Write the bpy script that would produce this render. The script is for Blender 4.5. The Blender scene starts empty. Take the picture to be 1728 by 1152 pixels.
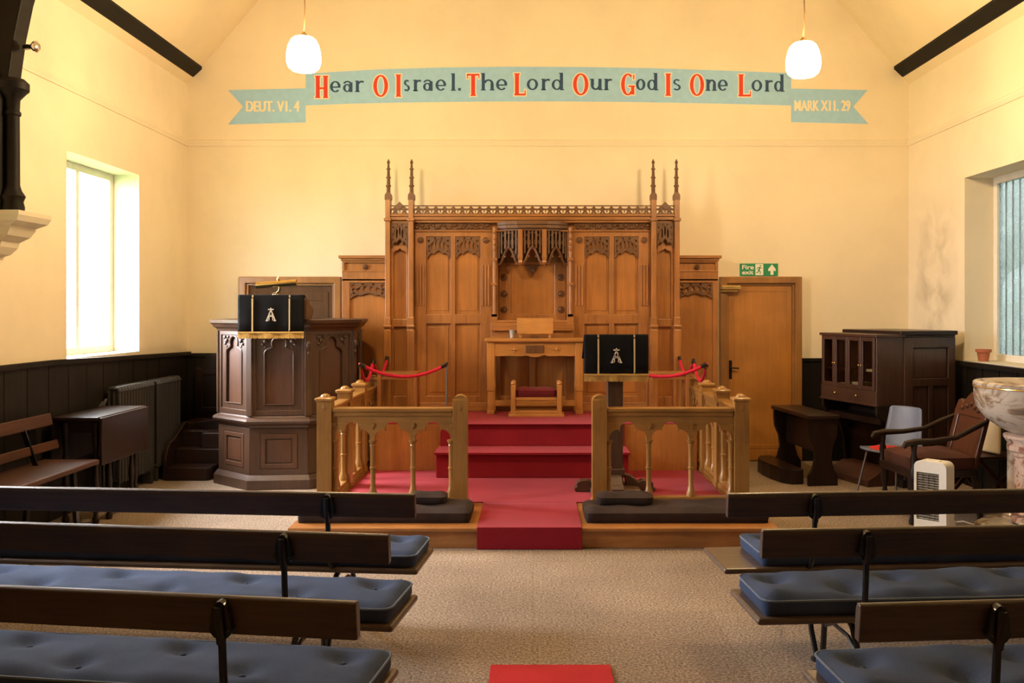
import bpy, bmesh, math, random
from mathutils import Vector, Matrix
from mathutils.geometry import tessellate_polygon
random.seed(7)
sc = bpy.context.scene
C = sc.collection
PI = math.pi

# ------------------------------------------------------------------ camera, world, exposure
cam_d = bpy.data.cameras.new('camera'); cam = bpy.data.objects.new('camera', cam_d); C.objects.link(cam)
cam.location = (0, 0, 1.7); cam.rotation_euler = (PI/2, 0, 0)
cam_d.sensor_width = 36; cam_d.lens = 36*1500/1728
cam_d.shift_x = -36/1728; cam_d.shift_y = -54/1728
cam_d.clip_start = 0.05
sc.camera = cam
sc.view_settings.view_transform = 'Standard'; sc.view_settings.look = 'None'
sc.view_settings.gamma = 1; sc.view_settings.use_curve_mapping = False
sc.view_settings.exposure = 0.0
sc.cycles.use_denoising = True
sc.cycles.max_bounces = 8; sc.cycles.diffuse_bounces = 5; sc.cycles.transparent_max_bounces = 8
sc.cycles.sample_clamp_indirect = 6.0
LAMP = (1.0, 0.70, 0.37); LAMP_STRENGTH = 255.0
DAY = (0.93, 0.95, 1.0); DAY_STRENGTH = 23.0; GLOW_DIR = (-.72, .16, .67); GLOW = 4.0

w = bpy.data.worlds.new('overcast_sky'); sc.world = w; w.use_nodes = True
bg = w.node_tree.nodes['Background']; bg.inputs[0].default_value = (*DAY, 1); bg.inputs[1].default_value = DAY_STRENGTH
def sky_glow():                          # overcast sky, brightest high on the left where the sun stands behind cloud
    nt = w.node_tree; tc = nt.nodes.new('ShaderNodeTexCoord'); nz = nt.nodes.new('ShaderNodeVectorMath'); nz.operation = 'NORMALIZE'
    dt = nt.nodes.new('ShaderNodeVectorMath'); dt.operation = 'DOT_PRODUCT'; dt.inputs[1].default_value = Vector(GLOW_DIR).normalized()
    mx = nt.nodes.new('ShaderNodeMath'); mx.operation = 'MAXIMUM'; mx.inputs[1].default_value = 0
    pw = nt.nodes.new('ShaderNodeMath'); pw.operation = 'POWER'; pw.inputs[1].default_value = 7
    ma = nt.nodes.new('ShaderNodeMath'); ma.operation = 'MULTIPLY_ADD'; ma.inputs[1].default_value = GLOW*DAY_STRENGTH; ma.inputs[2].default_value = DAY_STRENGTH
    nt.links.new(tc.outputs['Generated'], nz.inputs[0]); nt.links.new(nz.outputs[0], dt.inputs[0]); nt.links.new(dt.outputs['Value'], mx.inputs[0])
    nt.links.new(mx.outputs[0], pw.inputs[0]); nt.links.new(pw.outputs[0], ma.inputs[0]); nt.links.new(ma.outputs[0], bg.inputs[1])
sky_glow()

def at(px, py, Y):                       # photograph position + real distance -> room x, z
    return (px-900)*Y/1500, 1.7-(py-522)*Y/1500

# room measures (metres)
XL, XR, YB, YF = -3.893, 4.22, 10.0, -5.0
XC = (XL+XR)/2
ZEAVE = 4.42; SLOPE = math.tan(math.radians(49.5)); ZR = ZEAVE + (XR-XC-.16)*SLOPE
LEFT_WINDOWS = [(7.41, 8.78), (4.6, 5.57)]
RIGHT_WINDOWS = [(7.30, 8.70)]
WZ0, WZ1 = 1.285, 3.03
RZ0, RZ1 = 1.20, 2.99

# daylight guides at the window openings (portals only steer sampling of the sky)
def portal(x, y0, y1, z0, z1, sgn):
    l = bpy.data.lights.new('daylight_portal', 'AREA'); l.shape = 'RECTANGLE'; l.size = z1-z0; l.size_y = y1-y0
    l.cycles.is_portal = True
    o = bpy.data.objects.new('daylight_portal', l); C.objects.link(o)
    o.location = (x, (y0+y1)/2, (z0+z1)/2); o.rotation_euler = (0, -PI/2*sgn, 0)
for a, b in LEFT_WINDOWS: portal(XL-.30, a, b, WZ0, WZ1, 1)
for a, b in RIGHT_WINDOWS: portal(XR+.33, a, b, RZ0, RZ1, -1)

# ------------------------------------------------------------------ materials
def nmat(name):
    m = bpy.data.materials.new(name); m.use_nodes = True
    nt = m.node_tree; b = nt.nodes['Principled BSDF']
    return m, nt, b
def N(nt, t, **kw):
    n = nt.nodes.new(t)
    for k, v in kw.items(): setattr(n, k, v)
    return n
def ramp(nt, stops):
    r = N(nt, 'ShaderNodeValToRGB'); e = r.color_ramp.elements
    e[0].position, e[0].color = stops[0][0], (*stops[0][1], 1)
    e[1].position, e[1].color = stops[-1][0], (*stops[-1][1], 1)
    for p, c in stops[1:-1]:
        q = e.new(p); q.color = (*c, 1)
    return r
def wood(name, c0, c1, rough=.35, axis='z', scale=1.0, coat=.25, bump=.12, spec=.5):
    m, nt, b = nmat(name); L = nt.links
    tc = N(nt, 'ShaderNodeTexCoord'); mp = N(nt, 'ShaderNodeMapping')
    s = {'z': (22, 22, 1.6), 'x': (1.6, 22, 22), 'y': (22, 1.6, 22)}[axis]
    mp.inputs['Scale'].default_value = [q*scale for q in s]
    L.new(tc.outputs['Object'], mp.inputs['Vector'])
    no = N(nt, 'ShaderNodeTexNoise'); no.inputs['Scale'].default_value = 1.6; no.inputs['Detail'].default_value = 7
    no.inputs['Roughness'].default_value = .65; no.inputs['Distortion'].default_value = .6
    L.new(mp.outputs[0], no.inputs['Vector'])
    r = ramp(nt, [(.28, c0), (.72, c1)]); L.new(no.outputs[0], r.inputs[0])
    n2 = N(nt, 'ShaderNodeTexNoise'); n2.inputs['Scale'].default_value = 2.2; n2.inputs['Detail'].default_value = 3
    L.new(tc.outputs['Object'], n2.inputs['Vector'])
    r2 = ramp(nt, [(.3, (.72, .72, .72)), (.7, (1.1, 1.1, 1.1))]); L.new(n2.outputs[0], r2.inputs[0])
    mx = N(nt, 'ShaderNodeMix', data_type='RGBA', blend_type='MULTIPLY'); mx.inputs[0].default_value = 1
    L.new(r.outputs[0], mx.inputs[6]); L.new(r2.outputs[0], mx.inputs[7]); L.new(mx.outputs[2], b.inputs['Base Color'])
    b.inputs['Roughness'].default_value = rough; b.inputs['Coat Weight'].default_value = coat
    b.inputs['Coat Roughness'].default_value = .22; b.inputs['Specular IOR Level'].default_value = spec
    bu = N(nt, 'ShaderNodeBump'); bu.inputs['Strength'].default_value = bump; bu.inputs['Distance'].default_value = .01
    L.new(no.outputs[0], bu.inputs['Height']); L.new(bu.outputs[0], b.inputs['Normal'])
    return m
def fabric(name, c0, c1, scale=260, rough=.9, sheen=.0, bump=.25, big=3.0):
    m, nt, b = nmat(name); L = nt.links
    tc = N(nt, 'ShaderNodeTexCoord')
    no = N(nt, 'ShaderNodeTexNoise'); no.inputs['Scale'].default_value = scale; no.inputs['Detail'].default_value = 2
    n2 = N(nt, 'ShaderNodeTexNoise'); n2.inputs['Scale'].default_value = big; n2.inputs['Detail'].default_value = 4
    L.new(tc.outputs['Object'], no.inputs['Vector']); L.new(tc.outputs['Object'], n2.inputs['Vector'])
    ad = N(nt, 'ShaderNodeMath', operation='ADD'); L.new(no.outputs[0], ad.inputs[0]); L.new(n2.outputs[0], ad.inputs[1])
    mu = N(nt, 'ShaderNodeMath', operation='MULTIPLY'); mu.inputs[1].default_value = .5; L.new(ad.outputs[0], mu.inputs[0])
    r = ramp(nt, [(.36, c0), (.64, c1)]); L.new(mu.outputs[0], r.inputs[0]); L.new(r.outputs[0], b.inputs['Base Color'])
    b.inputs['Roughness'].default_value = rough; b.inputs['Specular IOR Level'].default_value = .2
    b.inputs['Sheen Weight'].default_value = sheen; b.inputs['Sheen Roughness'].default_value = .45; b.inputs['Sheen Tint'].default_value = tuple(min(1, .35+q*.9) for q in c1)+(1,)
    bu = N(nt, 'ShaderNodeBump'); bu.inputs['Strength'].default_value = bump; bu.inputs['Distance'].default_value = .004
    L.new(no.outputs[0], bu.inputs['Height']); L.new(bu.outputs[0], b.inputs['Normal'])
    return m
def plain(name, c, rough=.5, metal=0.0, coat=0.0, bump=0.0, var=.12):
    m, nt, b = nmat(name); L = nt.links
    tc = N(nt, 'ShaderNodeTexCoord'); no = N(nt, 'ShaderNodeTexNoise'); no.inputs['Scale'].default_value = 14; no.inputs['Detail'].default_value = 4
    L.new(tc.outputs['Object'], no.inputs['Vector'])
    r = ramp(nt, [(.3, tuple(q*(1-var) for q in c)), (.7, tuple(min(1, q*(1+var)) for q in c))])
    L.new(no.outputs[0], r.inputs[0]); L.new(r.outputs[0], b.inputs['Base Color'])
    b.inputs['Roughness'].default_value = rough; b.inputs['Metallic'].default_value = metal; b.inputs['Coat Weight'].default_value = coat
    if bump:
        bu = N(nt, 'ShaderNodeBump'); bu.inputs['Strength'].default_value = bump; bu.inputs['Distance'].default_value = .01
        L.new(no.outputs[0], bu.inputs['Height']); L.new(bu.outputs[0], b.inputs['Normal'])
    return m
def plaster(name, c, stain=False):
    m, nt, b = nmat(name); L = nt.links
    tc = N(nt, 'ShaderNodeTexCoord')
    no = N(nt, 'ShaderNodeTexNoise'); no.inputs['Scale'].default_value = .9; no.inputs['Detail'].default_value = 6; no.inputs['Roughness'].default_value = .6
    L.new(tc.outputs['Object'], no.inputs['Vector'])
    r = ramp(nt, [(.3, tuple(q*.90 for q in c)), (.55, c), (.75, tuple(min(1, q*1.04) for q in c))]); L.new(no.outputs[0], r.inputs[0])
    col = r.outputs[0]
    n3 = N(nt, 'ShaderNodeTexNoise'); n3.inputs['Scale'].default_value = 45; n3.inputs['Detail'].default_value = 3
    L.new(tc.outputs['Object'], n3.inputs['Vector'])
    if stain:                                   # damp patch with a shape of its own near the corner of the right wall
        sx = N(nt, 'ShaderNodeSeparateXYZ'); L.new(tc.outputs['Object'], sx.inputs[0])
        def bell(out, c0, wdt):
            a = N(nt, 'ShaderNodeMath', operation='SUBTRACT'); L.new(out, a.inputs[0]); a.inputs[1].default_value = c0
            d = N(nt, 'ShaderNodeMath', operation='DIVIDE'); L.new(a.outputs[0], d.inputs[0]); d.inputs[1].default_value = wdt
            p = N(nt, 'ShaderNodeMath', operation='MULTIPLY'); L.new(d.outputs[0], p.inputs[0]); L.new(d.outputs[0], p.inputs[1])
            s = N(nt, 'ShaderNodeMath', operation='SUBTRACT', use_clamp=True); s.inputs[0].default_value = 1; L.new(p.outputs[0], s.inputs[1])
            return s.outputs[0]
        ml = N(nt, 'ShaderNodeMath', operation='MULTIPLY')
        L.new(bell(sx.outputs[1], 9.35, .55), ml.inputs[0]); L.new(bell(sx.outputs[2], 1.95, 1.05), ml.inputs[1])
        n2 = N(nt, 'ShaderNodeTexNoise'); n2.inputs['Scale'].default_value = 4.0; n2.inputs['Detail'].default_value = 7; n2.inputs['Distortion'].default_value = .5
        L.new(tc.outputs['Object'], n2.inputs['Vector'])
        rr = ramp(nt, [(.36, (0, 0, 0)), (.74, (1, 1, 1))]); L.new(n2.outputs[0], rr.inputs[0])
        m2 = N(nt, 'ShaderNodeMath', operation='MULTIPLY', use_clamp=True); L.new(ml.outputs[0], m2.inputs[0]); L.new(rr.outputs[0], m2.inputs[1])
        m3 = N(nt, 'ShaderNodeMath', operation='MULTIPLY', use_clamp=True); L.new(m2.outputs[0], m3.inputs[0]); m3.inputs[1].default_value = .85
        mx = N(nt, 'ShaderNodeMix', data_type='RGBA'); L.new(m3.outputs[0], mx.inputs[0]); L.new(col, mx.inputs[6]); mx.inputs[7].default_value = (.46, .39, .28, 1)
        col = mx.outputs[2]
    L.new(col, b.inputs['Base Color']); b.inputs['Roughness'].default_value = .85; b.inputs['Specular IOR Level'].default_value = .2
    bu = N(nt, 'ShaderNodeBump'); bu.inputs['Strength'].default_value = .08; bu.inputs['Distance'].default_value = .01
    L.new(n3.outputs[0], bu.inputs['Height']); L.new(bu.outputs[0], b.inputs['Normal'])
    return m
def emit(name, c, s):
    m, nt, b = nmat(name); b.inputs['Base Color'].default_value = (.9, .9, .85, 1); b.inputs['Roughness'].default_value = .25
    b.inputs['Emission Color'].default_value = (*c, 1); b.inputs['Emission Strength'].default_value = s
    return m
def clear_glass(name, tint=(1, 1, 1), frost=0.0, bump=0.0):
    m = bpy.data.materials.new(name); m.use_nodes = True; nt = m.node_tree; nt.nodes.clear(); L = nt.links
    out = N(nt, 'ShaderNodeOutputMaterial'); tr = N(nt, 'ShaderNodeBsdfTransparent'); tr.inputs[0].default_value = (*tint, 1)
    gl = N(nt, 'ShaderNodeBsdfGlossy'); gl.inputs['Roughness'].default_value = .05
    lw = N(nt, 'ShaderNodeLayerWeight'); pw = N(nt, 'ShaderNodeMath', operation='POWER'); pw.inputs[1].default_value = 4; L.new(lw.outputs['Facing'], pw.inputs[0])
    fr = N(nt, 'ShaderNodeMath', operation='MULTIPLY_ADD'); fr.inputs[1].default_value = .3; fr.inputs[2].default_value = .03; L.new(pw.outputs[0], fr.inputs[0])
    mix = N(nt, 'ShaderNodeMixShader'); L.new(fr.outputs[0], mix.inputs[0]); L.new(gl.outputs[0], mix.inputs[2])
    base = tr.outputs[0]
    if frost:
        tl = N(nt, 'ShaderNodeBsdfTranslucent'); tc = N(nt, 'ShaderNodeTexCoord')
        vo = N(nt, 'ShaderNodeTexVoronoi'); vo.inputs['Scale'].default_value = 60; L.new(tc.outputs['Object'], vo.inputs['Vector'])
        no = N(nt, 'ShaderNodeTexNoise'); no.inputs['Scale'].default_value = 2.5; no.inputs['Detail'].default_value = 5; L.new(tc.outputs['Object'], no.inputs['Vector'])
        ad = N(nt, 'ShaderNodeMath', operation='MULTIPLY'); L.new(vo.outputs['Distance'], ad.inputs[0]); L.new(no.outputs[0], ad.inputs[1])
        r = ramp(nt, [(.05, tuple(q*.62 for q in tint)), (.4, tint)]); L.new(ad.outputs[0], r.inputs[0]); L.new(r.outputs[0], tl.inputs[0])
        bu = N(nt, 'ShaderNodeBump'); bu.inputs['Strength'].default_value = .6; bu.inputs['Distance'].default_value = .02
        L.new(vo.outputs['Distance'], bu.inputs['Height']); L.new(bu.outputs[0], tl.inputs['Normal']); L.new(bu.outputs[0], gl.inputs['Normal'])
        m2 = N(nt, 'ShaderNodeMixShader'); m2.inputs[0].default_value = frost; L.new(tr.outputs[0], m2.inputs[1]); L.new(tl.outputs[0], m2.inputs[2])
        base = m2.outputs[0]
    L.new(base, mix.inputs[1]); L.new(mix.outputs[0], out.inputs[0])
    return m
def carpet_floor():
    m, nt, b = nmat('floor_carpet'); L = nt.links
    tc = N(nt, 'ShaderNodeTexCoord')
    no = N(nt, 'ShaderNodeTexNoise'); no.inputs['Scale'].default_value = 75; no.inputs['Detail'].default_value = 6; no.inputs['Roughness'].default_value = .7; L.new(tc.outputs['Object'], no.inputs['Vector'])
    n2 = N(nt, 'ShaderNodeTexNoise'); n2.inputs['Scale'].default_value = 1.1; n2.inputs['Detail'].default_value = 5; L.new(tc.outputs['Object'], n2.inputs['Vector'])
    r = ramp(nt, [(.34, (.10, .072, .053)), (.5, (.285, .222, .168)), (.66, (.54, .44, .345))]); L.new(no.outputs[0], r.inputs[0])
    r2 = ramp(nt, [(.3, (.72, .70, .68)), (.7, (1.08, 1.06, 1.04))]); L.new(n2.outputs[0], r2.inputs[0])
    mx = N(nt, 'ShaderNodeMix', data_type='RGBA', blend_type='MULTIPLY'); mx.inputs[0].default_value = 1
    L.new(r.outputs[0], mx.inputs[6]); L.new(r2.outputs[0], mx.inputs[7])
    br = N(nt, 'ShaderNodeTexBrick'); br.offset = 0; br.inputs['Scale'].default_value = 1; br.inputs['Brick Width'].default_value = 1.0; br.inputs['Row Height'].default_value = 1.0
    br.inputs['Mortar Size'].default_value = .010; br.inputs['Mortar Smooth'].default_value = 1
    br.inputs['Color1'].default_value = (1, 1, 1, 1); br.inputs['Color2'].default_value = (.90, .88, .86, 1); br.inputs['Mortar'].default_value = (.84, .80, .76, 1)
    L.new(tc.outputs['Object'], br.inputs['Vector'])
    m2 = N(nt, 'ShaderNodeMix', data_type='RGBA', blend_type='MULTIPLY'); m2.inputs[0].default_value = 1
    L.new(mx.outputs[2], m2.inputs[6]); L.new(br.outputs[0], m2.inputs[7]); L.new(m2.outputs[2], b.inputs['Base Color'])
    b.inputs['Roughness'].default_value = .9; b.inputs['Specular IOR Level'].default_value = .15
    bu = N(nt, 'ShaderNodeBump'); bu.inputs['Strength'].default_value = .25; bu.inputs['Distance'].default_value = .004
    L.new(no.outputs[0], bu.inputs['Height']); L.new(bu.outputs[0], b.inputs['Normal'])
    return m
def marble(name, c0, c1, c2, scale=3.0):
    m, nt, b = nmat(name); L = nt.links
    tc = N(nt, 'ShaderNodeTexCoord')
    no = N(nt, 'ShaderNodeTexNoise'); no.inputs['Scale'].default_value = scale; no.inputs['Detail'].default_value = 9; no.inputs['Roughness'].default_value = .6; no.inputs['Distortion'].default_value = 2.6
    L.new(tc.outputs['Object'], no.inputs['Vector'])
    r = ramp(nt, [(.30, c2), (.42, c1), (.50, c0), (.62, c0), (.74, c1)]); L.new(no.outputs[0], r.inputs[0]); L.new(r.outputs[0], b.inputs['Base Color'])
    b.inputs['Roughness'].default_value = .22; b.inputs['Coat Weight'].default_value = .3
    return m
M = dict(
 wall=plaster('cream_plaster', (.85, .755, .57)), wall_right=plaster('stained_cream_plaster', (.85, .755, .57), True),
 ceiling=plaster('ceiling_plaster', (.82, .70, .48)), reveal=plaster('white_gloss_paint', (.66, .62, .48)),
 floor=carpet_floor(),
 beam=wood('black_beam', (.006, .005, .0045), (.013, .010, .008), .6, 'y', coat=0, spec=.2),
 dado=wood('dark_panelling', (.006, .005, .004), (.016, .012, .008), .5, 'z', .6, coat=.0, spec=.25),
 oak=wood('golden_oak', (.27, .105, .026), (.44, .185, .050), .38, 'z'),
 oak_h=wood('golden_oak_rail', (.27, .105, .026), (.44, .185, .050), .38, 'x'),
 panel=wood('oak_panel', (.33, .130, .030), (.47, .195, .050), .34, 'z', .7),
 carved=wood('carved_oak', (.10, .041, .013), (.19, .080, .024), .5, 'z', 2, coat=.05),
 rail_oak=wood('pale_oak', (.30, .150, .036), (.44, .225, .060), .30, 'z', coat=.45),
 rail_oak_h=wood('pale_oak_rail', (.30, .150, .036), (.44, .225, .060), .30, 'x', coat=.45),
 door=wood('door_oak', (.40, .165, .030), (.50, .215, .045), .36, 'z', .5),
 door_frame=wood('door_frame_oak', (.27, .125, .032), (.40, .185, .050), .34, 'z', .6),
 dark_door=wood('brown_door', (.085, .042, .016), (.13, .066, .027), .6, 'z', .6, coat=0, spec=.2),
 pulpit=wood('pulpit_oak', (.040, .019, .010), (.082, .038, .019), .38, 'z', coat=.0, spec=.65),
 pulpit_panel=wood('pulpit_panel_oak', (.055, .022, .010), (.10, .040, .018), .40, 'z', .7, coat=.0, spec=.65),
 mahogany=wood('dark_mahogany', (.010, .0055, .004), (.024, .012, .008), .38, 'z', coat=.08, spec=.3),
 mahogany_h=wood('dark_mahogany_top', (.014, .007, .005), (.032, .015, .010), .36, 'x', coat=.08, spec=.3),
 pew=wood('pew_wood', (.030, .017, .011), (.068, .038, .023), .42, 'x', 1.2, coat=.35, bump=.3),
 pew_seat=wood('pew_seat_wood', (.070, .045, .030), (.14, .095, .062), .36, 'x', 1.0, coat=.3),
 bench=wood('bench_wood', (.048, .019, .012), (.09, .036, .022), .5, 'y', .8, coat=.05, spec=.3),
 altar=wood('altar_oak', (.40, .175, .040), (.56, .255, .070), .34, 'z'),
 altar_h=wood('altar_oak_top', (.40, .175, .040), (.56, .255, .070), .34, 'x'),
 lectern=wood('lectern_oak', (.055, .030, .018), (.11, .060, .035), .4, 'z', coat=.15),
 walnut=wood('organ_walnut', (.036, .016, .009), (.075, .033, .018), .36, 'z', coat=.3), canopy_shade=wood('canopy_shade_oak', (.030, .012, .005), (.07, .028, .010), .6, 'z', 2, coat=0),  # second wood here is darkened to paint the shade behind the canopy ribs
 red_wood=wood('armchair_wood', (.060, .020, .011), (.12, .043, .020), .36, 'z', coat=.3),
 red=fabric('red_carpet', (.19, .006, .012), (.29, .012, .022), 180, big=2.0, sheen=.22),
 runner=fabric('red_runner', (.36, .010, .012), (.48, .020, .022), 160, sheen=.08),
 blue=fabric('blue_cushion', (.026, .042, .088), (.052, .075, .138), 300, big=6),
 blue_pipe=fabric('cushion_piping', (.10, .13, .19), (.15, .19, .25), 300),
 brown=fabric('kneeler_cloth', (.022, .014, .012), (.052, .034, .028), 220, big=5),
 velvet=fabric('black_velvet', (.0022, .0022, .0032), (.005, .005, .007), 200, sheen=0),
 maroon=fabric('maroon_velvet', (.085, .008, .012), (.15, .016, .02), 200, sheen=.2),
 rust=fabric('rust_upholstery', (.045, .017, .012), (.09, .032, .022), 200, sheen=.1),
 rope=fabric('red_rope', (.42, .010, .030), (.62, .025, .060), 300, big=30),
 gold=fabric('gold_fringe', (.42, .26, .07), (.66, .43, .14), 400, big=120, rough=.6),
 braid=fabric('gold_braid', (.50, .40, .20), (.70, .58, .34), 300, rough=.6),
 silver=fabric('silver_thread', (.60, .57, .50), (.80, .77, .70), 300, rough=.5),
 canvas=fabric('cream_canvas', (.55, .46, .32), (.70, .60, .43), 200, big=4),
 red_seat=fabric('red_seat_pad', (.52, .030, .025), (.66, .05, .04), 200),
 iron=plain('black_iron', (.012, .012, .013), .30, .3, .2), brass=plain('brass', (.78, .56, .22), .18, 1.0, var=.05),
 chrome=plain('chrome', (.75, .75, .75), .15, 1.0, var=.03), steel=plain('grey_steel', (.32, .32, .33), .35, 1.0),
 rad=plain('radiator_paint', (.030, .028, .026), .45), white=plain('white_plastic', (.80, .80, .78), .35, var=.03),
 grille=plain('heater_grille', (.10, .10, .095), .4, .3), plastic=plain('blue_grey_plastic', (.13, .155, .22), .45, var=.05),
 stone=plaster('corbel_paint', (.72, .66, .50)),
 frame=plain('window_paint', (.78, .76, .70), .4, var=.05), lead=plain('lead_came', (.34, .36, .36), .5, .4),
 glass=clear_glass('clear_glass'), frosted=clear_glass('obscure_glass', (.50, .545, .56), .6),
 doorglass=clear_glass('cabinet_glass', (.75, .72, .66)),
 paper=plain('paper', (.72, .68, .58), .7, var=.05),
 globe=emit('lit_opal_glass', LAMP, LAMP_STRENGTH), cord=plain('brown_cord', (.22, .13, .05), .7),
 terracotta=plain('terracotta', (.46, .15, .075), .8, bump=.1),
 marble=marble('veined_marble', (.54, .49, .43), (.30, .22, .15), (.07, .068, .07), 2.1),
 marble_red=marble('rose_marble', (.60, .46, .38), (.36, .17, .12), (.16, .07, .05), 6.0),
 banner=plain('banner_blue_paint', (.34, .60, .86), .85, var=.05), navy=plain('navy_paint', (.025, .07, .17), .8, var=.05),
 red_paint=plain('red_paint', (.66, .055, .030), .8, var=.04), cream=plain('cream_paint', (.88, .79, .62), .8, var=.03),
 green=plain('sign_green', (.012, .26, .11), .4, var=.03), sign_white=plain('sign_white', (.85, .84, .78), .5, var=.02),
 shade_hedge=fabric('shade_hedge_leaves', (.18, .19, .175), (.38, .40, .37), 30, big=4), ground=fabric('outside_grass', (.10, .18, .05), (.2, .28, .1), 40),
)

# ------------------------------------------------------------------ mesh builder
def arcpts(cx, cz, r, a0, a1, n=10, rz=None):
    rz = r if rz is None else rz
    return [(cx+r*math.cos(math.radians(a0+(a1-a0)*i/n)), cz+rz*math.sin(math.radians(a0+(a1-a0)*i/n))) for i in range(n+1)]
class MB:
    def __init__(s): s.v = []; s.f = []; s.X = None
    def add(s, vs, fs):
        o = len(s.v)
        for q in vs:
            q = Vector(q)
            s.v.append(s.X @ q if s.X is not None else q)
        s.f += [tuple(i+o for i in f) for f in fs]
        return s
    def box(s, x0, x1, y0, y1, z0, z1):
        return s.add([(x0, y0, z0), (x1, y0, z0), (x1, y1, z0), (x0, y1, z0), (x0, y0, z1), (x1, y0, z1), (x1, y1, z1), (x0, y1, z1)],
                     [(0, 3, 2, 1), (4, 5, 6, 7), (0, 1, 5, 4), (1, 2, 6, 5), (2, 3, 7, 6), (3, 0, 4, 7)])
    def bar(s, p, q, wx, wz, up=(0, 0, 1)):                     # rectangular bar from p to q
        p, q = Vector(p), Vector(q); d = (q-p).normalized(); u = Vector(up)
        a = d.cross(u)
        if a.length < 1e-4: a = d.cross(Vector((1, 0, 0)))
        a.normalize(); b = a.cross(d).normalized()
        vs = []
        for c in (p, q):
            for i, j in ((-1, -1), (1, -1), (1, 1), (-1, 1)): vs.append(c + a*i*wx/2 + b*j*wz/2)
        return s.add(vs, [(0, 3, 2, 1), (4, 5, 6, 7), (0, 1, 5, 4), (1, 2, 6, 5), (2, 3, 7, 6), (3, 0, 4, 7)])
    def plate(s, outer, holes, a0, a1, axis='y'):               # outline (+ holes) given thickness a0..a1 along axis
        loops = [list(outer)] + [list(h) for h in holes]
        flat = [p for lp in loops for p in lp]
        tris = tessellate_polygon([[Vector((p[0], p[1], 0)) for p in lp] for lp in loops])
        def mk(p, a): return {'y': (p[0], a, p[1]), 'x': (a, p[0], p[1]), 'z': (p[0], p[1], a)}[axis]
        n = len(flat)
        vs = [mk(p, a0) for p in flat] + [mk(p, a1) for p in flat]
        fs = []
        for t in tris:
            t = tuple(t); fs.append(t); fs.append(tuple(i+n for i in reversed(t)))
        o = 0
        for lp in loops:
            k = len(lp)
            for i in range(k):
                a, b = o+i, o+(i+1) % k
                fs.append((a, b, b+n, a+n))
            o += k
        return s.add(vs, fs)
    def tube(s, pts, r, seg=8, closed=False):
        pts = [Vector(p) for p in pts]; n = len(pts); rs = r if isinstance(r, (list, tuple)) else [r]*n
        vs = []; prev = None
        for i, p in enumerate(pts):
            if closed: d = pts[(i+1) % n]-pts[i-1]
            else: d = pts[min(i+1, n-1)]-pts[max(i-1, 0)]
            d.normalize()
            if prev is None:
                a = d.cross(Vector((0, 0, 1)))
                if a.length < 1e-3: a = d.cross(Vector((1, 0, 0)))
            else: a = prev - d*prev.dot(d)
            a.normalize(); prev = a; b = d.cross(a)
            for k in range(seg):
                t = 2*PI*k/seg; vs.append(p + (a*math.cos(t)+b*math.sin(t))*rs[i])
        fs = []
        for i in range(n if closed else n-1):
            j = (i+1) % n
            for k in range(seg): fs.append((i*seg+k, i*seg+(k+1) % seg, j*seg+(k+1) % seg, j*seg+k))
        if not closed: fs += [tuple(range(seg))[::-1], tuple((n-1)*seg+k for k in range(seg))]
        return s.add(vs, fs)
    def lathe(s, prof, cx=0, cy=0, seg=16, phase=0.0, caps=True, z0=0):   # prof: (radius, z)
        vs = []; n = len(prof)
        for r, z in prof:
            for k in range(seg):
                t = phase+2*PI*k/seg; vs.append((cx+r*math.cos(t), cy+r*math.sin(t), z0+z))
        fs = []
        for i in range(n-1):
            for k in range(seg): fs.append((i*seg+k, i*seg+(k+1) % seg, (i+1)*seg+(k+1) % seg, (i+1)*seg+k))
        if caps: fs += [tuple(range(seg))[::-1], tuple((n-1)*seg+k for k in range(seg))]
        return s.add(vs, fs)
    def ball(s, c, r, seg=12, rings=8, sz=1.0):
        prof = [(max(r*math.sin(PI*i/rings), 1e-4), -r*sz*math.cos(PI*i/rings)) for i in range(rings+1)]
        return s.lathe(prof, c[0], c[1], seg, z0=c[2])
    def ring(s, outer, inner, a, axis='y'):                     # flat strip between two equal loops
        n = len(outer); mk = lambda p: {'y': (p[0], a, p[1]), 'z': (p[0], p[1], a)}[axis]
        return s.add([mk(p) for p in outer]+[mk(p) for p in inner], [(i, i+1, n+i+1, n+i) for i in range(n-1)])
    def build(s, name, mat, parent=None, bevel=0, smooth=False, segs=2):
        me = bpy.data.meshes.new(name); bm = bmesh.new()
        vs = [bm.verts.new(v) for v in s.v]
        for f in s.f:
            try: bm.faces.new([vs[i] for i in f])
            except ValueError: pass
        bmesh.ops.recalc_face_normals(bm, faces=bm.faces)
        if smooth:
            for f in bm.faces: f.smooth = True
            for e in bm.edges:
                if len(e.link_faces) == 2 and e.calc_face_angle(0) > math.radians(38): e.smooth = False
        bm.to_mesh(me); bm.free()
        o = bpy.data.objects.new(name, me); C.objects.link(o); me.materials.append(mat if not isinstance(mat, str) else M[mat])
        if parent: o.parent = parent
        if bevel:
            b = o.modifiers.new('edge', 'BEVEL'); b.width = bevel; b.segments = segs; b.limit_method = 'ANGLE'; b.angle_limit = math.radians(40)
        return o
def thing(name, label, cat, loc=(0, 0, 0), rz=0.0, group=None):
    o = bpy.data.objects.new(name, None); C.objects.link(o); o.empty_display_size = .05
    o.location = loc; o.rotation_euler = (0, 0, rz); o['label'] = label; o['category'] = cat
    if group: o['group'] = group
    return o
def tag(o, label, cat, group=None):
    o['label'] = label; o['category'] = cat
    if group: o['group'] = group
    return o
def struct(o, label=None, cat=None):
    o['kind'] = 'structure'
    if label: o['label'] = label
    if cat: o['category'] = cat
    return o
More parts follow.
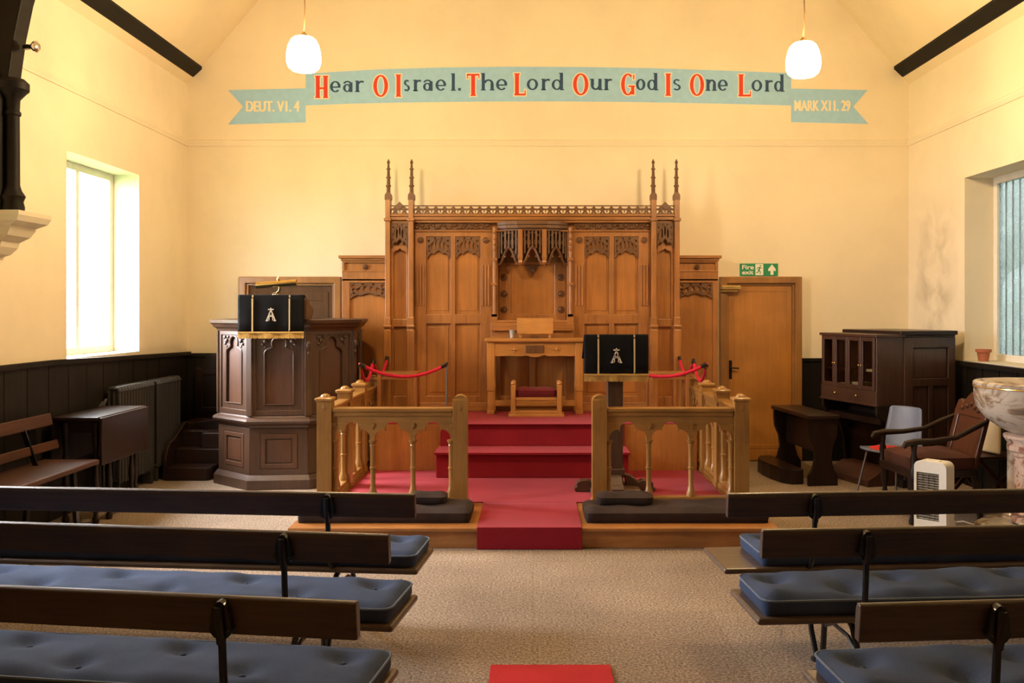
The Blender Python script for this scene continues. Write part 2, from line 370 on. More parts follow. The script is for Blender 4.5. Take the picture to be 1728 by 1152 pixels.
def text_mesh(txt, x0, x1, z0, z1, y, name, mat, parent, offset=.0, bold=0):   # lettering fitted to a box on a wall facing the camera
    cu = bpy.data.curves.new(name, 'FONT'); cu.body = txt; cu.size = 1; cu.offset = offset
    t = bpy.data.objects.new(name, cu); C.objects.link(t)
    me = bpy.data.meshes.new_from_object(t.evaluated_get(bpy.context.evaluated_depsgraph_get()))
    C.objects.unlink(t); bpy.data.objects.remove(t); bpy.data.curves.remove(cu)
    if bold:                                                        # heavier strokes: the same letters laid side by side
        n = len(me.vertices); vs = [v.co.copy() for v in me.vertices]; ps = [tuple(p.vertices) for p in me.polygons]
        allv = []; allp = []
        for k in (-1, -.5, 0, .5, 1):
            o = len(allv); allv += [(q.x+k*bold, q.y, k) for q in vs]; allp += [tuple(i+o for i in p) for p in ps]
        me = bpy.data.meshes.new(name); me.from_pydata(allv, [], allp)
    xs = [v.co.x for v in me.vertices]; ys = [v.co.y for v in me.vertices]
    a, b, c, d = min(xs), max(xs), min(ys), max(ys)
    for v in me.vertices:
        v.co = ((v.co.x-a)/(b-a)*(x1-x0)+x0, y+v.co.z*.0003, (v.co.y-c)/(d-c)*(z1-z0)+z0)
    av = []; ap = []                                               # strokes that overlap lie a hair apart, as layered paint does
    for i, p in enumerate(me.polygons):
        o = len(av); av += [(me.vertices[q].co.x, me.vertices[q].co.y-(i % 13)*4e-5, me.vertices[q].co.z) for q in p.vertices]; ap.append(tuple(range(o, len(av))))
    me = bpy.data.meshes.new(name); me.from_pydata(av, [], ap)
    me.name = name; me.materials.clear(); me.materials.append(M[mat])
    o = bpy.data.objects.new(name, me); C.objects.link(o); o.parent = parent
    return o

# ------------------------------------------------------------------ the setting
WT = .36
def rect(a, b, c, d): return [(a, c), (b, c), (b, d), (a, d)]
m = MB(); m.box(XL-WT, XR+WT, YF-.3, YB+.3, -.2, 0); struct(m.build('floor', 'floor'), 'speckled beige carpet floor of the chapel', 'floor')
m = MB(); m.plate([(XL-WT, -.2), (XR+WT, -.2), (XR+WT, ZEAVE-.1), (XC, ZR+.2), (XL-WT, ZEAVE-.1)], [], YB, YB+.3)
struct(m.build('wall_back', 'wall'), 'cream plaster end wall with painted text', 'wall')
m = MB(); m.plate([(XL-WT, -.2), (XR+WT, -.2), (XR+WT, ZEAVE-.1), (XC, ZR+.2), (XL-WT, ZEAVE-.1)], [], YF-.3, YF)
struct(m.build('wall_front', 'wall'), 'cream plaster wall behind the viewer', 'wall')
m = MB(); m.plate(rect(YF, YB, -.2, 4.6), [rect(a, b, WZ0, WZ1) for a, b in LEFT_WINDOWS], XL-WT, XL, 'x')
struct(m.build('wall_left', 'wall'), 'cream side wall with bright window on the left', 'wall')
m = MB(); m.plate(rect(YF, YB, -.2, 4.6), [rect(a, b, RZ0, RZ1) for a, b in RIGHT_WINDOWS], XR, XR+WT, 'x')
struct(m.build('wall_right', 'wall_right'), 'cream side wall with damp stain on the right', 'wall')
m = MB()
for s, xe in ((-1, XL), (1, XR)):
    xi = xe - s*.16
    m.plate([(xi+s*.3, ZEAVE-.3*SLOPE), (xi, ZEAVE), (XC, ZR), (XC, ZR+.2), (xi+s*.5, ZEAVE-.5*SLOPE+.3)], [], YF-.2, YB+.02)
struct(m.build('ceiling', 'ceiling'), 'steep pitched cream plaster ceiling', 'ceiling')
# wall plates under the eaves
for s, xe, n in ((-1, XL, 'trim_1'), (1, XR, 'trim_2')):
    m = MB(); m.plate([(xe, 4.31), (xe-s*.075, 4.31), (xe-s*.17, 4.40), (xe-s*.17, 4.43), (xe, 4.62)], [], YF, YB-.01)
    struct(m.build(n, 'beam', bevel=.006), 'black timber wall plate under the %s eave' % ('left' if s < 0 else 'right'), 'beam')
# picture rails
rz = 3.575
def rail_prof(d): return [(0, 0), (d*.5, .0), (d*.6, .02), (d, .045), (d, .06), (d*.4, .07), (0, .075)]
m = MB(); m.plate([(YB-a, rz-.04+b) for a, b in rail_prof(.022)], [], XL, XR, 'x'); struct(m.build('trim_3', 'wall'), 'cream moulded picture rail across the end wall', 'trim')
m = MB(); m.plate([(XL+a, rz-.04+b) for a, b in rail_prof(.022)], [], YF, YB); struct(m.build('trim_4', 'wall'), 'cream moulded picture rail on the left wall', 'trim')
m = MB(); m.plate([(XR-a, rz-.04+b) for a, b in rail_prof(.022)], [], YF, YB); struct(m.build('trim_5', 'wall'), 'cream moulded picture rail on the right wall', 'trim')
# dark dado panelling
def dado_z(y): return 1.225 + (YB-y)*.024
m = MB()
m.plate([(YF, 0), (YB, 0), (YB, dado_z(YB)), (7.2, dado_z(7.2)), (YF, 1.30)], [], XL+.001, XL+.022, 'x')
for k in range(48):
    y = YF+.3*k+.1
    if y < YB-.05: m.box(XL+.02, XL+.025, y, y+.012, 0, dado_z(max(y, 7.0))-.05)
m.plate([(YF, 1.26), (7.2, dado_z(7.2)-.04), (YB, dado_z(YB)-.04), (YB, dado_z(YB)), (7.2, dado_z(7.2)), (YF, 1.30)], [], XL, XL+.045, 'x')
struct(m.build('trim_6', 'dado'), 'dark boarded dado along the left wall', 'panelling')
m = MB(); m.box(XL+.02, -3.30, YB-.022, YB-.001, 0, 1.21); m.box(XL+.045, -3.30, YB-.04, YB-.001, 1.17, 1.21)
for k in range(3): m.box(XL+.1+.2*k, XL+.12+.2*k, YB-.03, YB-.02, 0, 1.17)
struct(m.build('trim_7', 'dado'), 'dark dado in the left corner of the end wall', 'panelling')
m = MB(); m.box(3.005, XR-.03, YB-.022, YB-.001, 0, 1.153); m.box(3.005, XR-.03, YB-.04, YB-.001, 1.12, 1.153)
struct(m.build('trim_8', 'dado'), 'dark dado right of the fire exit door', 'panelling')
m = MB(); m.box(XR-.022, XR-.001, YF, YB, 0, 1.16); m.box(XR-.05, XR-.001, YF, YB, 1.15, 1.195)
for k in range(49): m.box(XR-.03, XR-.02, YF+.3*k+.1, YF+.3*k+.12, 0, 1.15)
struct(m.build('trim_9', 'dado'), 'dark boarded dado along the right wall', 'panelling')

# windows
def make_window(n, xw, s, y0, y1, z0, z1, depth, obscure, label):
    w = bpy.data.objects.new('window_%d' % n, None); C.objects.link(w); w['kind'] = 'structure'; w['label'] = label; w['category'] = 'window'
    w.location = (xw+s*depth, (y0+y1)/2, z0); oy = (y0+y1)/2; h = z1-z0; a, b = y0-oy, y1-oy
    t = .06
    f = MB(); f.plate(rect(a, b, 0, h), [rect(a+.07, a+(b-a)*.5-.03, .07, h-.07), rect(a+(b-a)*.5+.03, b-.07, .07, h-.07)], -t/2, t/2, 'x')
    f.build('window_frame', 'frame', w, bevel=.006)
    for q0, q1 in ((a+.065, a+(b-a)*.5-.025), (a+(b-a)*.5+.025, b-.065)):
        g = MB(); g.box(-.004, .004, q0, q1, .065, h-.065); g.build('pane', 'frosted' if obscure else 'glass', w)
        if obscure:
            l = MB()
            for i in range(1, 5):
                yy = q0+(q1-q0)*i/5; l.box(-.008, .008, yy-.003, yy+.003, .065, h-.065)
            l.build('lead_came', 'lead', w)
    lin = MB()
    x0, x1 = sorted((-s*.03, -s*(depth+.001)))
    lin.box(x0, x1, a, b, -.004, .004)
    lin.build('window_sill', 'reveal', w)
    rv = MB(); rv.box(x0, x1, a, a+.003, 0, h); rv.box(x0, x1, b-.003, b, 0, h); rv.box(x0, x1, a, b, h-.003, h)
    rv.build('window_reveal', 'reveal' if not obscure else 'wall', w)
    return w
LBL = ['tall bright white window in the left wall', 'window in the left wall beside the front pews', 'window in the left wall level with the viewer', 'window in the left wall behind the viewer']
LBR = ['leaded obscure glass window in the right wall', 'window in the right wall beside the front pews', 'window in the right wall level with the viewer', 'window in the right wall behind the viewer']
for i, (a, b) in enumerate(LEFT_WINDOWS): make_window(1+2*i, XL, -1, a, b, WZ0, WZ1, .286, False, LBL[i])
for i, (a, b) in enumerate(RIGHT_WINDOWS): make_window(2+2*i, XR, 1, a, b, RZ0, RZ1, .31, True, LBR[i])
# outside: ground and an unseen foliage screen added to dim the right window
m = MB(); m.box(-30, 30, -25, 30, -.6, -.5); struct(m.build('ground', 'ground'), 'grass outside the chapel', 'ground')
m = MB()
for k in range(60):
    m.ball((6.9+random.uniform(-.3, .5), -3+k*.33, random.uniform(.4, 7.0)), random.uniform(.9, 1.5), 10, 7)
m.box(6.6, 7.9, -4, 18, -.5, 6.5)
o = m.build('shade_hedge', 'shade_hedge', smooth=True); struct(o, 'unseen tall foliage screen added to dim the right window', 'shade_hedge')

# doors
def make_door(n, x0, x1, z1, leafmat, framemat, recess, label):
    d = bpy.data.objects.new('door_%d' % n, None); C.objects.link(d); d['kind'] = 'structure'; d['label'] = label; d['category'] = 'door'
    d.location = ((x0+x1)/2, YB, 0); hw = (x1-x0)/2; t = .075
    f = MB(); f.plate([(-hw, 0), (-hw, z1), (hw, z1), (hw, 0), (hw-t, 0), (hw-t, z1-t), (-hw+t, z1-t), (-hw+t, 0)], [], -.085, -.001)
    f.build('door_frame', framemat, d, bevel=.008)
    st = MB(); st.plate([(-hw+t, 0), (-hw+t, z1-t), (hw-t, z1-t), (hw-t, 0), (hw-t-.025, 0), (hw-t-.025, z1-t-.025), (-hw+t+.025, z1-t-.025), (-hw+t+.025, 0)], [], -.05, -.001)
    st.build('door_stop', framemat, d, bevel=.004)
    l = MB(); l.box(-hw+t+.026, hw-t-.026, -recess, -.002, .012, z1-t-.028); leaf = l.build('door_leaf', leafmat, d, bevel=.003)
    return d, hw
d, hw = make_door(1, -3.29, -2.15, 2.067, 'dark_door', 'door_frame', .02, 'dark brown door behind the pulpit')
m = MB(); m.plate(rect(-.44, .42, .15, 1.9), [rect(-.36, -.04, .9, 1.8), rect(.02, .34, .9, 1.8), rect(-.36, .34, .25, .8)], -.030, -.019); m.build('panel_frame', 'dark_door', d, bevel=.004)
d, hw = make_door(2, 2.087, 3.0, 2.067, 'door', 'door_frame', .035, 'plain orange oak door under the green exit sign')
m = MB(); m.box(-.36, .352, -.042, -.030, .012, .13); m.build('kick_board', 'door', d, bevel=.003)
m = MB(); m.plate(rect(-.355, .348, .14, 1.955), [rect(-.29, .29, .19, 1.90)], -.040, -.034); m.build('edge_beading', 'door', d, bevel=.002)
m = MB(); m.box(-.455, -.24, -.135, -.086, 1.92, 1.965); m.box(-.455, -.27, -.12, -.087, 1.895, 1.915); m.build('door_closer', 'brass', d, bevel=.006)
m = MB(); m.box(-.352, -.318, -.045, -.035, .92, 1.13); h = m.build('handle_plate', 'iron', d, bevel=.003)
m = MB(); m.tube([(-.335, -.04, 1.05), (-.335, -.085, 1.05), (-.25, -.09, 1.045)], .009); m.build('door_handle', 'iron', d, smooth=True)

# fire exit sign
sx0, sz1 = at(1248, 444.5, YB); sx1, sz0 = at(1312.5, 465.5, YB)
t = thing('exit_sign', 'green and white fire exit sign above the oak door', 'sign', ((sx0+sx1)/2, YB, sz0))
W_ = (sx1-sx0)/2; H_ = sz1-sz0
m = MB(); m.box(-W_, W_, -.012, -.001, 0, H_); m.build('sign_board', 'green', t, bevel=.002)
text_mesh('Fire', -W_+.025, -.058, H_*.52, H_*.88, -.0135, 'lettering', 'sign_white', t, .02)
text_mesh('exit', -W_+.025, -.062, H_*.12, H_*.44, -.0135, 'lettering', 'sign_white', t, .02)
m = MB(); m.box(-.04, .048, -.0135, -.012, .008, H_-.006); m.build('pictogram_panel', 'sign_white', t)
m = MB()                                                        # running figure
m.ball((.016, -.0142, H_*.80), .008, 10, 6)
m.bar((.012, -.0145, H_*.70), (-.004, -.0145, H_*.45), .014, .002, (0, 1, 0)); m.bar((-.004, -.0145, H_*.45), (.016, -.0145, H_*.33), .009, .002, (0, 1, 0))
m.bar((.016, -.0145, H_*.33), (.012, -.0145, H_*.14), .008, .002, (0, 1, 0)); m.bar((-.004, -.0145, H_*.45), (-.012, -.0145, H_*.28), .009, .002, (0, 1, 0))
m.bar((-.012, -.0145, H_*.28), (-.032, -.0145, H_*.24), .008, .002, (0, 1, 0)); m.bar((.010, -.0145, H_*.68), (.034, -.0145, H_*.60), .007, .002, (0, 1, 0))
m.bar((.010, -.0145, H_*.68), (-.018, -.0145, H_*.66), .007, .002, (0, 1, 0)); m.bar((-.018, -.0145, H_*.66), (-.024, -.0145, H_*.52), .006, .002, (0, 1, 0))
m.build('running_figure', 'green', t)
c = .146
m = MB(); m.plate([(c-.016, .012), (c+.016, .012), (c+.016, H_*.42), (c+.042, H_*.38), (c+.042, H_*.56), (c, H_*.93), (c-.042, H_*.56), (c-.042, H_*.38), (c-.016, H_*.42)], [], -.0135, -.012)
m.build('arrow', 'sign_white', t)

# painted text banner on the end wall
t = thing('painted_banner', 'pale blue scroll painted high on end wall with red and navy lettering', 'painted text', (0, YB, 0))
def W2(px, py): return at(px, py, YB)
y = -.002
top = [(516, 125), (560, 121.5), (640, 117), (740, 114), (860, 112.5), (980, 113), (1100, 115), (1220, 119), (1335, 123.5)]
bot = [(1335, 178), (1200, 174.5), (1060, 172), (930, 171), (800, 171.5), (680, 173), (590, 175), (516, 178)]
m = MB(); m.plate([W2(*p) for p in top+bot], [], -.003, -.0005); m.build('scroll', 'banner', t)
m = MB(); m.plate([W2(*p) for p in ((385, 152), (516, 149), (516, 206.5), (385, 210), (410, 180))], [], -.003, -.0005); m.build('scroll_tail', 'banner', t)
m = MB(); m.plate([W2(*p) for p in ((1335, 149.5), (1464, 152), (1440, 180), (1465, 209), (1335, 206))], [], -.003, -.0005); m.build('scroll_tail', 'banner', t)
class Glyphs:
    def __init__(s, y, grow=0.0): s.m = MB(); s.y = y; s.g = grow; s.k = 0
    def quad(s, pts):
        s.k += 1; s.m.add([(W2(*p)[0], s.y-(s.k % 11)*5e-5, W2(*p)[1]) for p in pts], [tuple(range(len(pts)))])
    def bar(s, x0, y0, x1, y1, w):
        dx, dy = x1-x0, y1-y0; l = math.hypot(dx, dy) or 1; ux, uy = dx/l, dy/l; w = w/2+s.g
        x0 -= ux*s.g; y0 -= uy*s.g; x1 += ux*s.g; y1 += uy*s.g
        s.quad([(x0-uy*w, y0+ux*w), (x1-uy*w, y1+ux*w), (x1+uy*w, y1-ux*w), (x0+uy*w, y0-ux*w)])
    def arc(s, cx, cy, rx, ry, a0, a1, wx, wy, n=22):           # angles anticlockwise as seen, y up
        O = []; I = []
        for i in range(n+1):
            a = math.radians(a0+(a1-a0)*i/n); c, q = math.cos(a), math.sin(a)
            O.append((cx+(rx+s.g)*c, cy-(ry+s.g)*q)); I.append((cx+(rx-wx-s.g)*c, cy-(ry-wy-s.g)*q))
        for i in range(n): s.quad([O[i], O[i+1], I[i+1], I[i]])
    def glyph(s, ch, x0, x1, b, h):                             # box x0..x1, baseline b, height h (pixels of the wall)
        w = x1-x0; cx = (x0+x1)/2; t = b-h
        S = 6.8 if ch.isupper() else 5.2; T = 2.8 if ch.isupper() else 2.6
        def serif(x, yy, ww): s.bar(x-ww, yy, x+ww, yy, 1.8)
        if ch == 'H':
            s.bar(x0+S/2, t, x0+S/2, b, S); s.bar(x1-S/2, t, x1-S/2, b, S); s.bar(x0+S, b-h*.44, x1-S, b-h*.44, T+.6)
            for x in (x0+S/2, x1-S/2): serif(x, t+.6, 4.6); serif(x, b-.6, 4.6)
        elif ch == 'I': s.bar(cx, t, cx, b, S); serif(cx, t+.6, 4.8); serif(cx, b-.6, 4.8)
        elif ch == 'T': s.bar(cx, t, cx, b, S); s.bar(x0, t+1.6, x1, t+1.6, 3.2); s.bar(x0+.7, t, x0+.7, t+8, 1.6); s.bar(x1-.7, t, x1-.7, t+8, 1.6); serif(cx, b-.6, 4.8)
        elif ch == 'L': s.bar(x0+S/2+1, t, x0+S/2+1, b, S); s.bar(x0, b-1.6, x1, b-1.6, 3.2); s.bar(x1-.8, b-9, x1-.8, b, 1.7); serif(x0+S/2+1, t+.6, 5)
        elif ch == 'O': s.arc(cx, b-h/2, w/2, h/2, 0, 360, 6.2, 2.6, 40)
        elif ch == 'G':
            s.arc(cx, b-h/2, w/2, h/2, 50, 318, 6.2, 2.6, 34); s.bar(x1-S/2, b-h*.42, x1-S/2, b-1.5, S*.8); s.bar(cx+1, b-h*.42, x1+.5, b-h*.42, 2.4); s.bar(x1-1.6, t+2, x1-1.6, t+h*.27, 2)
        elif ch == 'o': s.arc(cx, b-h/2, w/2, h/2, 0, 360, 4.6, 2.2, 32)
        elif ch == 'e': s.arc(cx, b-h/2, w/2, h/2, 0, 318, 4.6, 2.2, 30); s.bar(x0+2, b-h*.46, x1-.5, b-h*.46, 2.2)
        elif ch == 'a': s.arc(cx-1, b-h*.36, w/2-1, h*.36, 0, 360, 4.2, 2.0, 26); s.bar(x1-S/2, b-h*.85, x1-S/2, b, S); s.arc(cx-.5, b-h*.66, w/2-.2, h*.34, 10, 160, 3.4, 2.4, 14)
        elif ch == 'r': s.bar(x0+S/2+.6, b-h, x0+S/2+.6, b, S); s.arc(x1-2.5, b-h*.60, w*.55, h*.40, 55, 165, 2.6, 3.2, 10); serif(x0+S/2+.6, b-.6, 4); s.bar(x0-.6, b-h+.8, x0+S/2, b-h+.8, 1.6)
        elif ch == 's': s.arc(cx, b-h*.75, w/2*.86, h*.26, 30, 272, 3.4, 2.4, 20); s.arc(cx, b-h*.27, w/2*.96, h*.28, -150, 92, 3.6, 2.6, 20)
        elif ch == 'l': s.bar(cx, t, cx, b, S); serif(cx, b-.6, 4); s.bar(cx-S/2-1.5, t+.8, cx, t+.8, 1.6)
        elif ch == 'h': s.bar(x0+S/2, t, x0+S/2, b, S); s.arc(x0+w*.56, b-h*.36, w*.44, h*.28, 0, 165, 4.4, 2.6, 14); s.bar(x1-S/2, b-h*.38, x1-S/2, b, S); serif(x0+S/2, b-.6, 4); serif(x1-S/2, b-.6, 4); s.bar(x0-1.6, t+.8, x0+S/2, t+.8, 1.6)
        elif ch == 'n': s.bar(x0+S/2, t, x0+S/2, b, S); s.arc(x0+w*.56, b-h*.58, w*.44, h*.42, 0, 165, 4.4, 2.8, 14); s.bar(x1-S/2, b-h*.6, x1-S/2, b, S); serif(x0+S/2, b-.6, 4); serif(x1-S/2, b-.6, 4); s.bar(x0-1.6, t+.8, x0+S/2, t+.8, 1.6)
        elif ch == 'u': s.bar(x0+S/2, t, x0+S/2, b-h*.4, S); s.arc(x0+w*.46, b-h*.42, w*.46, h*.42, 180, 345, 4.4, 2.8, 14); s.bar(x1-S/2, t, x1-S/2, b, S); serif(x1-S/2+1, b-.6, 3.6); s.bar(x0-1.6, t+.8, x0+S/2, t+.8, 1.6)
        elif ch == 'd': s.arc(x0+w*.46, b-h*.31, w*.46, h*.31, 0, 360, 4.4, 2.2, 26); s.bar(x1-S/2, t, x1-S/2, b, S); serif(x1-S/2+1, b-.6, 3.4); s.bar(x1-S-1.6, t+.8, x1-S/2, t+.8, 1.6)
        elif ch == '.': s.bar(cx-2.2, b-2, cx+2.2, b-2, 4.4)
CAPS = [('H', 533, 553), ('O', 630, 655), ('I', 668, 677), ('T', 788, 809), ('L', 868, 887), ('O', 967, 993), ('G', 1048, 1071), ('I', 1123, 1132), ('O', 1164, 1188), ('L', 1246, 1267)]
LOW = [('e', 557, 575), ('a', 579, 595), ('r', 600, 613), ('s', 681, 692), ('r', 698, 710), ('a', 714, 730), ('e', 735, 753), ('l', 762, 768), ('.', 773, 778), ('h', 813, 833), ('e', 837, 856),
       ('o', 889, 908), ('r', 914, 927), ('d', 931, 950), ('u', 997, 1015), ('r', 1020, 1032), ('o', 1073, 1089), ('d', 1092, 1109), ('s', 1135, 1149), ('n', 1192, 1208), ('e', 1211, 1228),
       ('o', 1268, 1286), ('r', 1291, 1303), ('d', 1306, 1322)]
def base(px): q = (px-925)/400; return 161 + 3.8*q*q - .9*q
G = Glyphs(-.0050); GO = Glyphs(-.0036, 1.7); GL = Glyphs(-.0050)
for ch, a, b in CAPS: G.glyph(ch, a, b, base((a+b)/2), 37); GO.glyph(ch, a, b, base((a+b)/2), 37)
for ch, a, b in LOW: GL.glyph(ch, a, b, base((a+b)/2)-9, 29 if ch in 'dhl' else (4 if ch == '.' else 19))
GO.m.build('lettering', 'cream', t); G.m.build('lettering', 'red_paint', t)['label'] = 'red capital letters'; GL.m.build('lettering', 'navy', t)['label'] = 'navy small letters'
for s, p, q in (('DEUT. V1. 4', (415, 188.5), (506, 170.5)), ('MARK X11. 29', (1340, 187.5), (1435, 169.5))):
    a = W2(*p); b = W2(*q); text_mesh(s, a[0], b[0], a[1], b[1], -.005, 'lettering', 'cream', t, .006, .05)

# roof truss foot on the left wall: timber post and brace on a painted corbel
ty = 6.45
t = bpy.data.objects.new('truss', None); C.objects.link(t); t.location = (XL, ty, 2.08); struct(t, 'black timber roof post with curved brace on cream corbel', 'roof truss')
def tz(z): return z-2.08
m = MB(); m.box(.001, .075, -.09, .12, tz(2.40), tz(3.4)); m.build('wall_post', 'beam', t, bevel=.006)
m = MB(); m.lathe([(.075, tz(2.40)), (.08, tz(2.44)), (.07, tz(2.48)), (.085, tz(2.52)), (.06, tz(2.56)), (.048, tz(2.60)), (.046, tz(3.10)), (.056, tz(3.11)), (.056, tz(3.13)), (.046, tz(3.14)), (.05, tz(3.22)), (.09, tz(3.27)), (.11, tz(3.29)), (.11, tz(3.34)), (.08, tz(3.37))], .115, 0, 16)
m.build('shaft', 'beam', t, smooth=True)
m = MB()
inner = [(.13, tz(3.36)), (.15, tz(3.5)), (.175, tz(3.68)), (.225, tz(3.92)), (.31, tz(4.2)), (.47, tz(4.55)), (.75, tz(4.95)), (1.15, tz(5.4))]
m.plate([(.001, tz(3.36))]+inner+[(1.02, tz(5.48)), (.60, tz(5.0)), (.12, tz(4.5)), (.001, tz(4.45))], [], -.08, .08); m.build('brace', 'beam', t, bevel=.012)
m = MB()
prof = [(.0, .0), (.05, .02), (.09, .07), (.10, .11), (.16, .15), (.19, .20), (.19, .215), (.26, .25), (.28, .29), (.28, .32)]
for i in range(len(prof)-1):
    (a0, z0), (a1, z1) = prof[i], prof[i+1]
    w0, w1 = .06+a0*.55, .06+a1*.55
    m.add([(.001, -w0, z0), (.001+a0, -w0, z0), (.001+a0, w0, z0), (.001, w0, z0), (.001, -w1, z1), (.001+a1, -w1, z1), (.001+a1, w1, z1), (.001, w1, z1)],
          [(0, 3, 2, 1), (4, 5, 6, 7), (0, 1, 5, 4), (1, 2, 6, 5), (2, 3, 7, 6), (3, 0, 4, 7)])
m.build('corbel', 'stone', t)
t = thing('spotlight', 'small clear spotlight bulb clipped to the black roof brace', 'spotlight', (XL+.20, ty, 3.60))
m = MB(); m.bar((0, 0, 0), (.05, -.02, 0), .03, .03); m.build('holder', 'iron', t)
m = MB(); m.X = Matrix.Translation((.05, -.02, 0)) @ Matrix.Rotation(PI/2, 4, 'Y'); m.lathe([(.014, 0), (.018, .01), (.040, .035), (.042, .05), (.03, .062), (.001, .066)], 0, 0, 14); m.build('bulb', 'chrome', t, smooth=True)

# pendant lamps
def pendant(x, y, z, label):
    t = thing('pendant_lamp', label, 'pendant lamp', (x, y, z), 0, 'opal pendant lamps'); sc_ = .93
    zc = ZEAVE+(XR-.16-XC-abs(x-XC))*SLOPE - z
    m = MB(); m.lathe([(.001, -.150), (.05, -.148), (.095, -.136), (.125, -.112), (.140, -.075), (.144, -.035), (.139, .02), (.126, .075), (.106, .118), (.080, .140), (.05, .149), (.02, .152), (.001, .152)], 0, 0, 40); m.v = [q*sc_ for q in m.v]
    m.build('lamp_shade', 'globe', t, smooth=True)
    m = MB(); m.lathe([(.028, .138), (.026, .158), (.012, .175)], 0, 0, 12); m.build('gallery', 'brass', t, smooth=True)
    m = MB(); m.tube([(0+.010*math.sin(k*1.3), 0, .165+(zc-.165)*k/14) for k in range(15)], .005, 6); m.build('flex', 'cord', t, smooth=True)
    m = MB(); m.lathe([(.05, zc-.10), (.045, zc-.04), (.03, zc-.01)], 0, 0, 12); m.build('ceiling_rose', 'brass', t, smooth=True)
gx, gz = at(512.5, 92, 7.0); pendant(gx, 7.0, gz, 'lit opal globe pendant hanging over the word Hear, left side of room')
gx, gz = at(1355.5, 101, 7.0); pendant(gx, 7.0, gz, 'lit opal globe pendant hanging over the right end of the banner')

# ------------------------------------------------------------------ sanctuary platform and carpet
PZ, TZ, PX, TX = .15, .60, 1.73, 1.57
t = bpy.data.objects.new('platform', None); C.objects.link(t); t.location = (0, 6.33, 0); struct(t, 'oak fronted stepped platform under the reredos', 'platform')
m = MB(); m.box(-PX, PX, 0, 3.665, 0, PZ-.03); m.build('lower_step', 'oak_h', t, bevel=.004)
m = MB(); m.box(-PX-.015, PX+.015, -.025, 3.665, PZ-.03, PZ); m.build('lower_tread', 'oak_h', t, bevel=.008)
m = MB(); m.box(-TX, TX, 2.19, 3.665, PZ, TZ); m.build('upper_step', 'panel', t, bevel=.004)
m = MB()
m.box(-.40, .345, -.040, -.026, .001, PZ+.008); m.box(-.40, .345, -.040, .80, PZ+.001, PZ+.009)
m.box(-1.575, 1.575, .79, 2.185, PZ+.001, PZ+.010)
m.box(-.89, .87, 1.80, 2.185, PZ+.011, .375); m.box(-.905, .885, 1.775, 2.188, .372, .395)
m.box(-.89, .87, 2.165, 2.188, .395, TZ); m.box(-.895, .875, 2.14, 3.19, TZ+.001, TZ+.010); m.box(-TX, TX, 2.19, 3.19, TZ+.001, TZ+.009)
o = m.build('stair_carpet', 'red', bevel=.012, smooth=False); o.location = (0, 6.33, 0); tag(o, 'red carpet running up the sanctuary steps to the communion table', 'carpet')
m = MB(); m.box(at(828, 1125, 4.23)[0], at(1030, 1125, 4.23)[0], -2.5, 4.23, .001, .012); tag(m.build('carpet_runner', 'runner', bevel=.003), 'red carpet strip along the aisle floor between the pews', 'carpet')

# ------------------------------------------------------------------ altar rails
def post(m_parent, x, rods=False, domed=True):
    h = .845
    m = MB(); m.box(x-.0575, x+.0575, -.0575, .0575, 0, h-.02); m.box(x-.064, x+.064, -.064, .064, .0, .05)
    for q in (-1, 1): m.plate([(x-.018, .775), (x, .752), (x+.018, .775), (x, .798)], [], q*.0575, q*.062)
    p = m.build('post', 'rail_oak', m_parent, bevel=.008)
    c = MB()
    if domed: c.plate([(x-.0575, h-.02)] + [(x+.0575*math.cos(a), h-.02+.05*math.sin(a)) for a in [PI-PI*i/12 for i in range(13)]] + [(x+.0575, h-.02)][:0], [], -.0575, .0575)
    else:
        c.lathe([(.095, h-.02), (.100, h), (.095, h+.008), (.06, h+.014)], x, 0, 4, PI/4); c.ball((x, 0, h+.010), .042, 14, 8, .7)
    c.build('post_cap', 'rail_oak', p, bevel=.006, smooth=True)
    if rods:
        r = MB(); r.tube([(x, 0, h+.02), (x, 0, 1.03)], .008); r.ball((x, 0, 1.035), .013, 8, 6); r.build('rope_hook', 'brass', p, smooth=True)
def arcade(parent, xa, xb, n):
    m = MB(); m.box(xa, xb, -.050, .050, .74, .775); m.box(xa, xb, -.036, .036, .705, .745); m.build('top_rail', 'rail_oak_h', parent, bevel=.010)
    b = (xb-xa)/n; pts = [(xa, .71)]; z0 = .515
    for i in range(n):
        x = xa+b*i; w = b
        pts += [(x, z0), (x+.02, z0)]
        pts += arcpts(x+.30*w, z0+.02, .30*w-.02, 180, 97, 8, .068)
        pts += arcpts(x+w/2, z0+.085, .19*w, 195, -15, 12, .062)
        pts += arcpts(x+.70*w, z0+.02, .30*w-.02, 83, 0, 8, .068)
        pts += [(x+w-.02, z0)]
    pts += [(xb, z0), (xb, .71)]
    m = MB(); m.plate(pts, [], -.024, .024)
    for i in range(n+1):
        x = min(max(xa+b*i, xa+.012), xb-.012)
        for q in (-1, 1):
            m.plate([(x-.012, .655), (x+.012, .655), (x+.018, .64), (x, .605), (x-.018, .64)], [], q*.024, q*.036)
    m.build('arcade_board', 'rail_oak_h', parent, bevel=.006)
    for i in range(n+1):
        x = xa+b*i
        if i == 0: x += .016
        if i == n: x -= .016
        m = MB(); m.lathe([(.036, .07), (.036, .10), (.026, .125), (.024, .14), (.020, .15), (.020, .285), (.026, .29), (.026, .30), (.020, .305), (.020, .465), (.024, .475), (.021, .48), (.023, .49), (.033, .505), (.035, .515)], x, 0, 10)
        m.build('baluster', 'rail_oak', parent, smooth=True)
    m = MB(); m.box(xa, xb, -.045, .045, .0, .045); m.box(xa, xb, -.036, .036, .045, .072); m.build('bottom_rail', 'rail_oak_h', parent, bevel=.006)
t = thing('altar_rail', 'carved oak front altar rail left of the red carpet steps', 'altar rail', (-1.705, 7.05, PZ), 0, 'oak altar rails')
